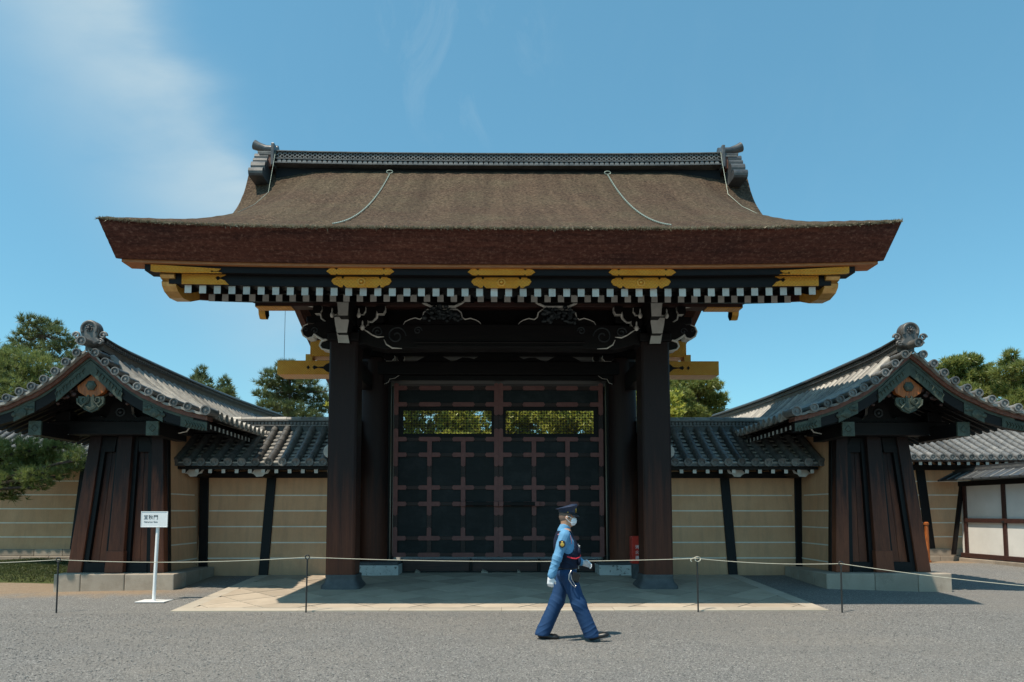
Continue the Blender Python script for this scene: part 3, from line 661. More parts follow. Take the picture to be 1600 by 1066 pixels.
def mirrored_part(name, poly, y0, y1, mats, parent=gate, line=None, r=0.011):
    for P in (poly, [(-x, z) for x, z in poly]):
        o = MB().prism(P, y0, y1, cap=0, rim=1).build(name, mats, parent)
        if line:
            pts = [(P[k % len(P)][0], y0 - 0.002, P[k % len(P)][1]) for k in range(line[0], line[1] + 1)]; n = len(pts)
            MB().tube(pts, [1.35 * r * (0.35 + 0.65 * math.sin(PI * (i + 0.35) / n)) for i in range(n)], 6).build('painted_edge', MAT['pale_rim'], o, smooth=60)
KIB = [(395, 150), (330, 180), (270, 183), (245, 200), (215, 197), (187, 210), (175, 240), (187, 270), (215, 288), (246, 282), (255, 262), (285, 283), (312, 298), (336, 296), (300, 310), (291, 335), (305, 355), (350, 364), (395, 355)]
mirrored_part('carved_nose', crop(KIB, 4.1, 430, 460, 13.9), 13.82, 14.12, BW, line=(4, 18), r=0.018)
for s in (-1, 1):
    for (cx, cz, r0) in ((3.79, 5.36, 0.075), (3.98, 5.38, 0.05)):
        MB().tube([(s * (cx + r0 * (1 - 0.8 * t) * math.cos(7 * t)), 13.815, cz + r0 * (1 - 0.8 * t) * math.sin(7 * t)) for t in np.linspace(0, 1, 26)], 0.011, 6).build('scroll_carving', MAT['carving_dark'], gate, smooth=60)
ARM_L = [(170, 12), (380, 12), (380, 190), (335, 184), (300, 160), (292, 112), (266, 84), (216, 78), (190, 50)]
mirrored_part('bracket_arm', crop(ARM_L, 4.1, 430, 460, 13.95), 13.9, 14.08, BW, line=(3, 9), r=0.018)
ARM_R = [(500, 98), (496, 118), (468, 138), (425, 158), (390, 168), (372, 200), (366, 238), (338, 264), (240, 264), (240, 98)]
mirrored_part('bracket_arm', crop(ARM_R, 4.1, 500, 440, 13.95), 13.9, 14.08, BW, line=(0, 8), r=0.024)
WF = [MAT['white_paint'], MAT['black_wood_y']]
for pts, d0 in (([(375, 20), (482, 20), (470, 58), (466, 136), (404, 136), (398, 58)], 13.15), ([(378, 146), (464, 141), (471, 170), (460, 246), (395, 246), (384, 192)], 13.42), ([(394, 246), (464, 250), (476, 313), (404, 311)], 13.60)):
    mirrored_part('bracket_nose', crop(pts, 4.1, 430, 460, d0), d0, 13.88, WF)
def masu(X, Y, z, w=0.2, h=0.16, name='bearing_block'):
    P = [(-w / 2, h), (w / 2, h), (w / 2, h * 0.45), (w * 0.36, h * 0.2), (w * 0.3, 0), (-w * 0.3, 0), (-w * 0.36, h * 0.2), (-w / 2, h * 0.45)]
    return MB().prism([(X + a, z + b) for a, b in P], Y - w / 2, Y + w / 2, cap=0, rim=1).build(name, BW, gate)
for s in (-1, 1):
    for X, z, w in ((3.4, 5.70, 0.2), (2.86, 5.70, 0.2), (2.82, 5.42, 0.22), (2.45, 5.72, 0.18), (3.75, 5.72, 0.18)): masu(s * X, 13.9, z, w)
    MB().box(*sorted((s * 2.86, s * 3.5)), 13.68, 14.32, 5.121, 5.30).build('capital_block', MAT['black_wood_x'], gate, bevel=0.02)
    MB().box(*sorted((s * 2.4, s * 4.0)), 13.93, 14.07, 5.56, 5.70).build('bracket_arm', MAT['black_wood_x'], gate, bevel=0.02)
    # bulb finials under the blocks
    for X, z in ((3.42, 5.66), (2.88, 5.66), (2.80, 5.40)):
        MB().ball((s * X, 13.72, z), (0.045, 0.045, 0.06), 10, 6).ball((s * X, 13.72, z + 0.08), (0.018, 0.018, 0.07), 8, 5).build('bulb_finial', MAT['pale_rim'], gate, smooth=60)
# frog-leg struts with leaf carving, and the bracket arms above them
FROG = [(535, 284), (548, 262), (578, 248), (612, 238), (642, 248), (660, 234), (666, 205), (690, 185), (880, 185), (905, 205), (912, 235), (930, 248), (965, 241), (1000, 252), (1022, 266), (1036, 284)]
BOAT = [(624, 98), (952, 98), (940, 122), (905, 148), (862, 168), (715, 168), (668, 146), (640, 122)]
mirrored_part('frog_leg_strut', crop(FROG, 4.1, 500, 440, 13.90), 13.84, 14.05, BW, line=(0, 15), r=0.011)
mirrored_part('bracket_arm', crop(BOAT, 4.1, 500, 440, 13.90), 13.83, 14.06, BW, line=(1, 8), r=0.022)
for s in (-1, 1):
    m = MB(); cx, cz = xz(690, 494, 13.9); cx = abs(cx)
    for i in range(34):
        a = random.uniform(0, PI); r = random.uniform(0.1, 1) ** 0.6
        m.ball((s * cx + r * 0.40 * math.cos(a), 13.80 + random.uniform(-0.04, 0.02), cz - 0.16 + r * 0.36 * math.sin(a)), (random.uniform(0.03, 0.07), 0.04, random.uniform(0.025, 0.055)), 7, 5, rotz=random.uniform(-0.6, 0.6))
    for i in range(9):
        a = random.uniform(0.3, 2.8); x0 = s * cx + random.uniform(-0.25, 0.25); z0 = cz - 0.1
        m.tube([(x0 + 0.12 * t * math.cos(a) + 0.05 * math.sin(6 * t), 13.77, z0 + 0.24 * t) for t in np.linspace(0, 1, 6)], [0.02, 0.026, 0.024, 0.02, 0.014, 0.004], 6)
    m.build('leaf_carving', MAT['carving_dark'], gate, smooth=60, kind='stuff')
# wall plate behind the struts, great lintel, upper tie beam
MB().box(-3.3, 3.3, 14.22, 14.36, 5.5, 5.93).build('wall_plate', MAT['black_wood_x'], gate, bevel=0.01)
MB().box(-4.02, 4.02, 16.2, 16.75, 4.94, 5.26).build('lintel', MAT['black_wood_x'], gate, bevel=0.02)
MB().box(-3.95, 3.95, 16.3, 16.7, 5.40, 5.78).build('tie_beam', MAT['black_wood_x'], gate, bevel=0.02)
MB().box(-2.75, 2.75, 16.32, 16.8, 4.82, 4.939).build('door_head', MAT['black_wood_x'], gate, bevel=0.01)
MB().box(-3.9, 3.9, 16.4, 16.6, 5.79, 6.85).build('gable_wall', MAT['black_wood_x'], gate)
for s in (-1, 1):
    a, b = sorted((s * 4.02, s * 5.3))
    MB().box(a, b, 16.18, 16.77, 4.93, 5.27).build('gold_beam_cap', MAT['gold'], gate, bevel=0.012)
    # dark pointed inlay on the cap, as the gold is cut back to the timber in a spear shape
    sp = [(s * 4.02, 5.22), (s * 4.12, 5.19), (s * 4.2, 5.12), (s * 4.33, 5.11), (s * 4.42, 5.15), (s * 4.46, 5.10), (s * 4.42, 5.05), (s * 4.33, 5.09), (s * 4.2, 5.07), (s * 4.12, 5.0), (s * 4.02, 4.97)]
    MB().prism(sp, 16.172, 16.179).build('inlay', MAT['black_wood_x'], gate)
    MB().prism([(s * 4.52, 5.10), (s * 4.56, 5.15), (s * 4.60, 5.10), (s * 4.56, 5.05)], 16.172, 16.179).build('inlay', MAT['black_wood_x'], gate)
    a, b = sorted((s * 3.95, s * 4.55)); MB().box(a, b, 16.28, 16.72, 5.39, 5.79).build('gold_beam_cap', MAT['gold'], gate, bevel=0.012)
    a, b = sorted((s * 4.5, s * 4.66)); MB().box(a, b, 16.3, 16.6, 5.271, 5.45).build('gold_fitting', MAT['plain_gold'], gate)
    # side ties from front pillar to main pillar to back pillar
    for y0, y1 in ((14.36, 16.15), (16.85, 18.7)):
        a, b = sorted((s * 3.02, s * 3.34)); MB().box(a, b, y0, y1, 4.55, 4.95).build('side_tie', MAT['black_wood_y'], gate, bevel=0.015)
        MB().box(a + 0.05, b - 0.05, y0, y1, 5.3, 5.6).build('side_tie', MAT['black_wood_y'], gate, bevel=0.015)
    P = [(s * 3.34, 4.95), (s * 3.34, 4.7), (s * 2.75, 4.62), (s * 2.6, 4.7), (s * 2.55, 4.8), (s * 2.72, 4.935)]
    MB().prism([(s * 2.75, 4.93), (s * 2.40, 4.93), (s * 2.5, 4.86), (s * 2.62, 4.84), (s * 2.66, 4.76), (s * 2.75, 4.72)], 16.25, 16.31, cap=0, rim=1).build('bracket_arm', BW, gate)
# small struts between lintel and tie beam
for s in (-1, 1):
    cx = s * abs(xz(678, 560, 16.3)[0])
    MB().prism([(cx - 0.42, 5.262), (cx - 0.36, 5.31), (cx - 0.18, 5.40), (cx + 0.18, 5.40), (cx + 0.36, 5.31), (cx + 0.42, 5.262)], 16.26, 16.34, cap=0, rim=1).build('frog_leg_strut', BW, gate)
    cx = s * abs(xz(609, 558, 16.3)[0]); masu(cx, 16.3, 5.262, 0.26, 0.14); masu(cx - s * 0.28, 16.3, 5.262, 0.16, 0.12)
P = [(1.17, 5.262), (1.02, 5.30), (0.88, 5.37), (0.72, 5.36), (0.6, 5.33), (0.5, 5.38), (0.44, 5.46)]
MB().prism(P + [(-x, z) for x, z in reversed(P)], 16.26, 16.34, cap=0, rim=1).build('frog_leg_strut', BW, gate)
# a wider strip of black boards closing the front between the two pillars above the rainbow beam is left open, as in the photograph

# doors
DY = 16.6
RY = [607, 632.5, 686.7, 711, 762, 787.5, 841, 867]
SXP = [619.7, 672.3, 724.8, 777.0]
RZ = [xz(700, y, DY)[1] for y in RY]; SXX = [abs(xz(x, 700, DY)[0] - 0.012) for x in SXP]
strap_cache = {}
def strap(door, X, Z, l, r, u, d, w=0.105):
    """metal plate at a joint: arms of length l, r, u, d; lobed ends"""
    h = w / 2; m = MB(); e = 0.03
    def lobed(t0, t1, horiz):
        a, b = min(t0, t1), max(t0, t1)
        P = [(a, 0)] if False else []
        P = [(a + e, -h), (b - e, -h), (b - e * 0.6, -h * 0.5), (b, 0), (b - e * 0.6, h * 0.5), (b - e, h), (a + e, h), (a + e * 0.6, h * 0.5), (a, 0), (a + e * 0.6, -h * 0.5)]
        return P
    if l or r:
        m.prism([(X + p, Z + q) for p, q in lobed(-max(l, h), max(r, h), True)], DY - 0.062, DY - 0.024)
    if u or d:
        m.prism([(X + q, Z + p) for p, q in lobed(-max(d, h), max(u, h), False)], DY - 0.0645, DY - 0.022)
    return m.build('metal_strap', MAT['strap_metal'], door)
for s in (-1, 1):
    inner = SXX[3] - 0.02; outer = SXX[0] + 0.045
    inner = 0.012
    door = MB().box(*sorted((s * inner, s * outer)), DY + 0.02, DY + 0.05, RZ[7] - 0.05, RZ[2]).build('door', MAT['door_panel_wood'], gate)
    xs_ = [s * v for v in SXX]; xs_[3] = s * 0.055
    for i, X in enumerate(xs_):       # stiles
        w = 0.055
        zt = RZ[0] + 0.05 if i in (0, 3) else RZ[2]
        MB().box(X - w, X + w, DY - 0.03, DY + 0.06, RZ[7] - 0.055, zt).build('stile', MAT['door_frame_wood'], door, bevel=0.006)
    for j, z in enumerate(RZ):        # rails
        a, b = sorted((xs_[0], xs_[3])); MB().box(a - 0.054, b + 0.054, DY - 0.027, DY + 0.055, z - 0.045, z + 0.045).build('rail', MAT['door_frame_wood'], door, bevel=0.006)
    MB().box(a, b, DY + 0.0, DY + 0.03, RZ[1], RZ[0]).build('panel', MAT['door_panel_wood'], door)
    for j in range(2, 7):             # recessed panels
        for i in range(3):
            if j == 6 and i: continue
            a, b = sorted((xs_[i], xs_[i + 1])) if j < 6 else sorted((xs_[0], xs_[3]))
            MB().box(a + 0.05, b - 0.05, DY - 0.004, DY + 0.018, RZ[j + 1] + 0.042, RZ[j] - 0.042).build('panel', MAT['door_panel_wood'], door)
    for j, z in enumerate(RZ):
        for i, X in enumerate(xs_):
            edge = i in (0, 3); dirn = 1 if (i == 0) == (s < 0) else -1
            full = 0.275; u = d = 0
            if edge:
                l = 0 if dirn > 0 else full; r = full if dirn > 0 else 0
                if j in (0, 2, 4, 6): u = 0.0; d = 0.0
                strap(door, X, z, l, r, 0, 0)
            else:
                strap(door, X, z, full, full, 0, 0)
    for X in (xs_[0], xs_[3]):        # long vertical straps down the outer stiles
        for za, zb in ((RZ[0] + 0.13, RZ[1] - 0.27), (RZ[2] + 0.27, RZ[3] - 0.29), (RZ[4] + 0.28, RZ[5] - 0.29), (RZ[6] + 0.28, RZ[7] - 0.06)):
            c = (za + zb) / 2; strap(door, X, c, 0, 0, za - c, c - zb, 0.108)
    for X in xs_[1:3]:
        for za, zb in ((RZ[2] + 0.045, RZ[3] - 0.29), (RZ[4] + 0.27, RZ[5] - 0.29), (RZ[6] + 0.27, RZ[6] - 0.045)):
            c = (za + zb) / 2; strap(door, X, c, 0, 0, za - c, c - zb, 0.108)
    # openwork panel: crossing bars and diagonals with daylight between
    xa, xb = sorted((s * abs(xz(630, 660, DY)[0]), s * abs(xz(768, 660, DY)[0]))); za, zb = xz(700, 678, DY)[1], xz(700, 641.5, DY)[1]
    m = MB(); st = 0.066; n = int((xb - xa) / st); st = (xb - xa) / n; nz_ = int(round((zb - za) / st)); sz = (zb - za) / nz_
    for i in range(n + 1): m.box(xa + i * st - 0.005, xa + i * st + 0.005, DY, DY + 0.03, za, zb)
    for j in range(nz_ + 1): m.box(xa, xb, DY + 0.001, DY + 0.029, za + j * sz - 0.005, za + j * sz + 0.005)
    for i in range(n):
        for j in range(nz_):
            cx, cz = xa + (i + 0.5) * st, za + (j + 0.5) * sz; h = 0.007
            sg = 1 if (i + j) % 2 else -1
            p = [(cx - st / 2, cz - sg * sz / 2 - h * 0.6), (cx + st / 2, cz + sg * sz / 2 - h * 0.6), (cx + st / 2, cz + sg * sz / 2 + h * 0.6), (cx - st / 2, cz - sg * sz / 2 + h * 0.6)]
            m.prism(p, DY + 0.006, DY + 0.024)
    m.build('lattice', MAT['black_wood_z'], door, kind='stuff')
    fr = MB(); fa = (xs_[0], xs_[3]); a, b = min(fa) + 0.05, max(fa) - 0.05
    fr.box(a, xa, DY - 0.01, DY + 0.045, RZ[2], RZ[1]); fr.box(xb, b, DY - 0.01, DY + 0.045, RZ[2], RZ[1]); fr.box(xa, xb, DY - 0.009, DY + 0.044, zb, RZ[1]); fr.box(xa, xb, DY - 0.009, DY + 0.044, RZ[2], za)
    fr.build('lattice_frame', MAT['black_wood_x'], door)
    # flank boards between door and main pillar
    for a, b in ((2.62, 2.80), (2.80, 3.0)):
        x0, x1 = sorted((s * a, s * b)); MB().box(x0 + 0.004, x1 - 0.004, 16.5 + (b - 2.8) * 0.2, 16.7, 0.3, 4.82).build('flank_board', MAT['black_wood_z'], gate, bevel=0.01)
bar = MB().box(-0.9, 0.95, DY - 0.16, DY - 0.066, RZ[5] - 0.045, RZ[5] + 0.045).build('door_bar', MAT['black_wood_x'], gate, bevel=0.01)
for X in (-0.85, -0.06, 0.06, 0.93): MB().box(X - 0.055, X + 0.055, DY - 0.172, DY - 0.067, RZ[5] - 0.06, RZ[5] + 0.06).build('bar_clasp', MAT['strap_metal'], bar, bevel=0.008)
# threshold boards, stiles, wedges
MB().box(-2.45, 2.45, 16.45, 16.75, 0.15, 0.235).build('sill', MAT['dark_stone'], gate)
xs_t = [xz(x, 880, 16.35)[0] for x in (627, 735.5, 842, 943)]
for a, b in zip(xs_t[:-1], xs_t[1:]): MB().box(a + 0.03, b - 0.03, 16.36, 16.42, 0.25, 0.52).build('threshold_board', MAT['red_wood_x'], gate, bevel=0.008)
for x in xs_t: MB().box(x - 0.028, x + 0.028, 16.30, 16.45, 0.2, 0.54).build('threshold_post', MAT['black_wood_z'], gate, bevel=0.006)
MB().box(-2.3, 2.3, 16.28, 16.40, 0.196, 0.245).build('sill_rail', MAT['black_wood_x'], gate)
for px, w in ((652, 0.07), (757, 0.09), (811, 0.05), (867, 0.06)):
    X = xz(px, 890, 16.1)[0]; MB().hexa([(X - w, 16.12, 0.2), (X + w, 16.12, 0.2), (X + w, 16.27, 0.2), (X - w, 16.27, 0.2), (X - w * 0.8, 16.13, 0.27), (X + w * 0.9, 16.13, 0.25), (X + w * 0.7, 16.25, 0.26), (X - w * 0.6, 16.25, 0.31)]).build('wedge_stone', MAT['granite'], gate, bevel=0.012)

# ridge
rg = MB().box(-5.5, 5.5, 16.36, 16.64, 9.78, 10.115).build('ridge', MAT['black_wood_x'], gate)
def rz(x): return 0.05 * (abs(x) / 5.5) ** 3
def ridge_strip(name, y, z0, z1, mat, n=40):
    rr = []
    for i in range(n + 1):
        x = -5.48 + 10.96 * i / n; rr.append([(x, YR - y, z0 + rz(x)), (x, YR + y, z0 + rz(x)), (x, YR + y, z1 + rz(x)), (x, YR - y, z1 + rz(x))])
    return MB().grid(rr, closed=True).build(name, mat, rg)
ridge_strip('ridge_course', 0.33, 10.116, 10.142, MAT['roof_tile']); ridge_strip('ridge_core', 0.20, 10.142, 10.48, MAT['dark_tile'])
ridge_strip('ridge_course', 0.30, 10.232, 10.256, MAT['roof_tile']); ridge_strip('ridge_course', 0.27, 10.445, 10.465, MAT['roof_tile'])
m = MB(); N = 88
for i in range(N):
    x = -5.44 + 10.88 * (i + 0.5) / N
    m.lathe([(0.052, 0), (0.052, 0.08)], (x, YR - 0.29, 10.175 + rz(x)), 'y', 10)
m.build('ridge_round_tiles', MAT['roof_tile'], rg, smooth=40, kind='stuff')
m = MB()
for row in range(4):
    for i in range(N + (row % 2)):
        x = -5.44 + 10.88 * (i + (0.5 if row % 2 == 0 else 0.0)) / N; zc = 10.265 + row * 0.045 + rz(x)
        P = []
        for t in np.linspace(0, PI, 6): P.append((x + 0.058 * math.cos(t), zc + 0.05 * math.sin(t)))
        for t in np.linspace(PI, 0, 6): P.append((x + 0.040 * math.cos(t), zc + 0.033 * math.sin(t)))
        m.prism(P, YR - 0.265 + 0.008 * row, YR - 0.19)
m.build('ridge_lattice_tiles', MAT['roof_tile'], rg, kind='stuff')
for i in range(18):
    x0 = -5.48 + 10.96 * i / 18; x1 = -5.48 + 10.96 * (i + 1) / 18
    MB().tube([(x0, YR, 10.51 + rz(x0)), (x0 + 0.05, YR, 10.51 + rz(x0)), (x0 + 0.051, YR, 10.51 + rz(x0)), (x1, YR, 10.51 + rz(x1))], [0.082, 0.082, 0.072, 0.072], 12).build('ridge_cap_tile', MAT['roof_tile'], rg, smooth=40)
for s in (-1, 1):
    def X_(a): return s * a
    o = MB().box(*sorted((X_(5.49), X_(5.57))), 16.15, 16.85, 10.1, 10.66).build('ridge_end_tile', MAT['dark_tile'], rg, bevel=0.015)
    MB().tube([(X_(5.5), YR, 10.66), (X_(5.8), YR, 10.68), (X_(5.98), YR, 10.74), (X_(6.09), YR, 10.79)], [0.10, 0.095, 0.105, 0.12], 16).build('horn_tile', MAT['dark_tile'], o, smooth=40)
    for z, w in ((10.54, 0.26), (10.46, 0.32)):
        MB().prism([(YR - w, z - 0.05), (YR, z + 0.03), (YR + w, z - 0.05), (YR + w, z - 0.09), (YR - w, z - 0.09)], X_(5.57), X_(5.92 if z > 10.48 else 5.86), axis='x').build('step_tile', MAT['roof_tile'], o)
    MB().box(*sorted((X_(5.57), X_(5.72))), 16.2, 16.8, 10.08, 10.38).build('ridge_block', MAT['red_wood'], o)
    # bulging foot tile: stacked rolls that spread down the slope
    L = []
    for c, zc, r in ((0.24, 10.33, 0.10), (0.34, 10.18, 0.085), (0.44, 9.98, 0.14), (0.62, 9.77, 0.11)):
        for t in np.linspace(PI / 2, -PI / 2, 7): L.append((YR - c - r * math.cos(t) * 0.75, zc + r * math.sin(t)))
    L += [(YR - 0.45, 9.66)]
    P = L + [(2 * YR - y, z) for y, z in reversed(L)]
    MB().prism(P, X_(5.64), X_(5.98), axis='x').build('foot_tile', MAT['dark_tile'], o, bevel=0.02)
    pts = [(X_(5.5), 16.3, 10.6), (X_(5.46), 16.12, 10.28), (X_(5.5), 15.85, roof_top(5.5, 15.85) + 0.03), (X_(5.62), 15.3, roof_top(5.62, 15.3) + 0.02), (X_(5.9), 14.9, roof_top(5.9, 14.9) + 0.02), (X_(6.15), 14.75, roof_top(6.15, 14.75) + 0.02)]
    MB().tube(pts, 0.005, 6).build('conductor_cable', MAT['chain_green'], rg, smooth=60)
    # chain laid down the thatch with a ring at the ridge
    xc = s * 2.66; m = MB(); yy = 16.12; i = 0
    while yy > 10.5:
        z = roof_top(xc, yy) + 0.022; z2 = roof_top(xc, yy - 0.075) + 0.022
        w = 0.018 * (1 if i % 2 else 0.4); m.tube([(xc - w, yy, z), (xc + w * 0.3, yy - 0.04, (z + z2) / 2 + 0.01), (xc + w, yy - 0.078, z2)], 0.009, 6); yy -= 0.07; i += 1
    ch = m.build('roof_chain', MAT['chain_green'], gate, smooth=60, kind='stuff')
    zc = roof_top(xc, 16.15) + 0.06
    MB().tube([(xc + 0.075 * math.cos(t), 16.14, zc + 0.04 * math.sin(t)) for t in np.linspace(0, 2 * PI, 17)], 0.012, 6, caps=False).build('ring', MAT['chain_green'], ch, smooth=60)
MB().tube([(-5.22, 16.45, 7.0), (-5.22, 16.45, 5.27)], 0.006, 5).build('hanging_wire', MAT['post_iron'], gate)

# ------------------------------------------------------------------ tile pieces
def disc(m, c, r, axis='y', d=-1, n=16):
    """round end tile: raised rim, sunk face with a small boss"""
    m.lathe([(r, 0.05 * -d), (r * 1.06, 0.0), (r * 1.06, 0.012 * d), (r * 0.80, 0.014 * d), (r * 0.76, -0.012 * d), (r * 0.30, -0.010 * d), (r * 0.26, 0.006 * d), (r * 0.04, 0.008 * d)], c, axis, n)
def roll_path(prof, r, step=0.26, n=10):
    """a run of overlapping half-round tiles along prof (list of 3-D points); radius steps at each joint"""
    P = [Vector(p) for p in prof]; seg = [0]
    for a, b in zip(P, P[1:]): seg.append(seg[-1] + (b - a).length)
    L = seg[-1]
    def pt(t):
        t = min(max(t, 0), L)
        for i in range(len(P) - 1):
            if t <= seg[i + 1] + 1e-9: return P[i].lerp(P[i + 1], (t - seg[i]) / max(seg[i + 1] - seg[i], 1e-9))
        return P[-1]
    path, rad = [], []; k = max(1, int(round(L / step))); st = L / k
    for i in range(k):
        path += [pt(i * st), pt(i * st + st * 0.5), pt((i + 1) * st - 0.002)]; rad += [r * 1.05, r * 1.0, r * 0.95]
    m = MB(); m.tube([tuple(p) for p in path], rad, n); return m

# ------------------------------------------------------------------ low flanking walls
LE_Y, LE_Z, LR_Y, LR_Z = 14.9, 2.70, 16.22, 3.60
def low_prof(t): return (lerp(LE_Y, LR_Y, t), LE_Z + (LR_Z - LE_Z) * (0.82 * t + 0.18 * t * t))
def flank_wall(s, label):
    w = thing('flanking_wall', label, 'wall', (s * 5.0, 16.2, 0.2), group='low walls joining the gate to the gabled wall ends')
    X0, X1 = 3.35, 6.9 + (0.16 if s > 0 else 0)
    YB, YT, ZB, ZT = 15.72, 16.02, 0.15, 2.62         # battered face
    def fy(z): return lerp(YB, YT, (z - ZB) / (ZT - ZB))
    a, b = sorted((s * X0, s * X1))
    MB().hexa([(a, YB, ZB), (b, YB, ZB), (b, 17.0, ZB), (a, 17.0, ZB), (a, YT, ZT), (b, YT, ZT), (b, 16.7, ZT), (a, 16.7, ZT)]).build('wall_face', MAT['tan_plaster'], w)
    def post(xb, xt, wd):
        p = []
        for x, z in ((xb, ZB), (xt, ZT)):
            y = fy(z) - 0.045; p += [(s * (x - wd / 2), y, z), (s * (x + wd / 2), y, z), (s * (x + wd / 2), y + 0.12, z), (s * (x - wd / 2), y + 0.12, z)]
        MB().hexa(p).build('post', MAT['black_wood_z'], w, bevel=0.008)
    post(5.36, 5.30, 0.21); post(6.70 + (0.2 if s > 0 else 0.02), 6.86 + (0.2 if s > 0 else 0.02), 0.2)
    lines = [774, 798.3, 823, 847.8, 872]
    for ly in lines:
        z = xz(480, ly, 15.85)[1]; y = fy(z)
        for xa, xb in ((X0, 5.23), (5.45, X1 - 0.2)):
            a, b = sorted((s * xa, s * xb)); MB().box(a, b, y - 0.010, y + 0.02, z - 0.014, z + 0.014).build('white_line', MAT['line_white'], w)
    a, b = sorted((s * X0, s * 7.0)); MB().box(a, b, 15.90, 16.15, 2.44, 2.58).build('wall_plate', MAT['black_wood_x'], w, bevel=0.01)
    a, b = sorted((s * 3.3, s * 7.05)); MB().box(a, b, 15.0, 15.14, 2.585, 2.645).build('eave_beam', MAT['black_wood_x'], w)
    rm = MB(); p = [(-0.04, 0, 0), (0.04, 0, 0), (0.04, 1.2, 0.62), (-0.04, 1.2, 0.62), (-0.04, 0, 0.085), (0.04, 0, 0.085), (0.04, 1.2, 0.705), (-0.04, 1.2, 0.705)]
    rmesh = rm.hexa(p, [0, 0, 1, 0, 0, 0]).mesh('rafter', [MAT['black_wood_y'], MAT['white_paint']])
    x = 3.45
    while x < 7.0: place('rafter', rmesh, (s * x, 15.03, 2.50), w); x += 0.29
    for x in (5.33, 6.8):                                   # broad carved bracket ends above the posts
        P = [(-0.22, 0.10), (-0.18, 0.02), (-0.10, 0.0), (-0.06, -0.05), (0.08, -0.06), (0.14, 0.0), (0.2, 0.02), (0.22, 0.10)]
        MB().prism([(s * (x + q), 2.49 + z) for q, z in P], 15.25, 15.95, cap=0, rim=1).build('bracket_arm', [MAT['white_paint'], MAT['black_wood_y']], w)
    # flat tile field, stepped course by course
    rr = []; n = 7
    for k in range(n):
        for t, dz in ((k / n, 0.022), ((k + 0.98) / n, 0.0)):
            y, z = low_prof(t); rr.append([(s * xx, y, z + dz) for xx in np.linspace(3.3, 7.1, 2)])
    rr.insert(0, [(s * xx, LE_Y, LE_Z - 0.05) for xx in (3.3, 7.1)]); rr.append([(s * xx, LR_Y + 0.2, LR_Z) for xx in (3.3, 7.1)]); rr.append([(s * xx, 17.6, LE_Z) for xx in (3.3, 7.1)])
    MB().grid(rr).build('tile_field', MAT['dark_tile'], w, fix=False)
    # shallow pan-tile lips between the rolls
    lip = MB()
    x = 3.55 - 0.147
    while x < 7.05:
        for k in range(9):
            y, z = low_prof(k / 9); lip.add([(s * x - 0.075, y - 0.012, z + 0.012), (s * x + 0.075, y - 0.012, z + 0.012), (s * x + 0.075, y - 0.012, z + 0.034), (s * x - 0.075, y - 0.012, z + 0.034), (s * x + 0.075, y + 0.075, z + 0.072), (s * x - 0.075, y + 0.075, z + 0.072)], [(0, 1, 2, 3), (3, 2, 4, 5)])
        x += 0.294
    lip.build('pan_tiles', MAT['pale_tile'], w, kind='stuff')
    pr = [low_prof(t) for t in np.linspace(-0.015, 1, 9)]
    rollm = roll_path([(0, y - LE_Y, z - LE_Z + 0.055) for y, z in pr], 0.082, 0.24); y, z = pr[0]; disc(rollm, (0, y - LE_Y - 0.012, z - LE_Z + 0.05), 0.088)
    rmesh = rollm.mesh('roll_tile', MAT['roof_tile'], smooth=40)
    x = 3.55
    while x < 7.15: place('roll_tile', rmesh, (s * x, LE_Y, LE_Z), w, rot=(random.uniform(-0.006, 0.006), 0, random.uniform(-0.012, 0.012))); x += 0.294
    # ridge
    a, b = sorted((s * 3.3, s * 7.6))
    rdg = MB().box(a, b, 16.16, 16.62, 3.52, 3.68).build('ridge', MAT['dark_tile'], w)
    MB().box(a, b, 16.12, 16.66, 3.681, 3.71).build('ridge_course', MAT['roof_tile'], rdg); MB().box(a, b, 16.2, 16.58, 3.711, 3.80).build('ridge_core', MAT['dark_tile'], rdg)
    MB().box(a, b, 16.12, 16.66, 3.801, 3.83).build('ridge_course', MAT['roof_tile'], rdg)
    m = MB(); x = 3.4
    while x < 7.5: m.lathe([(0.036, 0), (0.036, 0.05)], (s * x, 16.155, 3.755), 'y', 8); x += 0.085
    m.build('ridge_round_tiles', MAT['roof_tile'], rdg, smooth=40, kind='stuff')
    x = 3.3
    while x < 7.5:
        MB().tube([(s * x, 16.39, 3.86), (s * (x + 0.36), 16.39, 3.86)], [0.078, 0.07], 12).build('ridge_cap_tile', MAT['pale_tile'], rdg, smooth=40); x += 0.36
    # white plastered scroll against the pillar
    P = [(3.50, 2.60), (3.56, 2.60), (3.58, 2.67), (3.66, 2.66), (3.74, 2.72), (3.77, 2.82), (3.73, 2.92), (3.66, 2.96), (3.66, 3.03), (3.60, 3.14), (3.50, 3.2)]
    MB().prism([(s * x, z + 0.13) for x, z in P], 14.55, 14.72).build('plaster_scroll', MAT['white_paint'], w, bevel=0.05)
    return w
flank_wall(-1, 'low tan wall with white lines and tiled roof, joining the gate near the white sign')
flank_wall(1, 'low tan wall with white lines and tiled roof, joining the gate near the knotted rope')

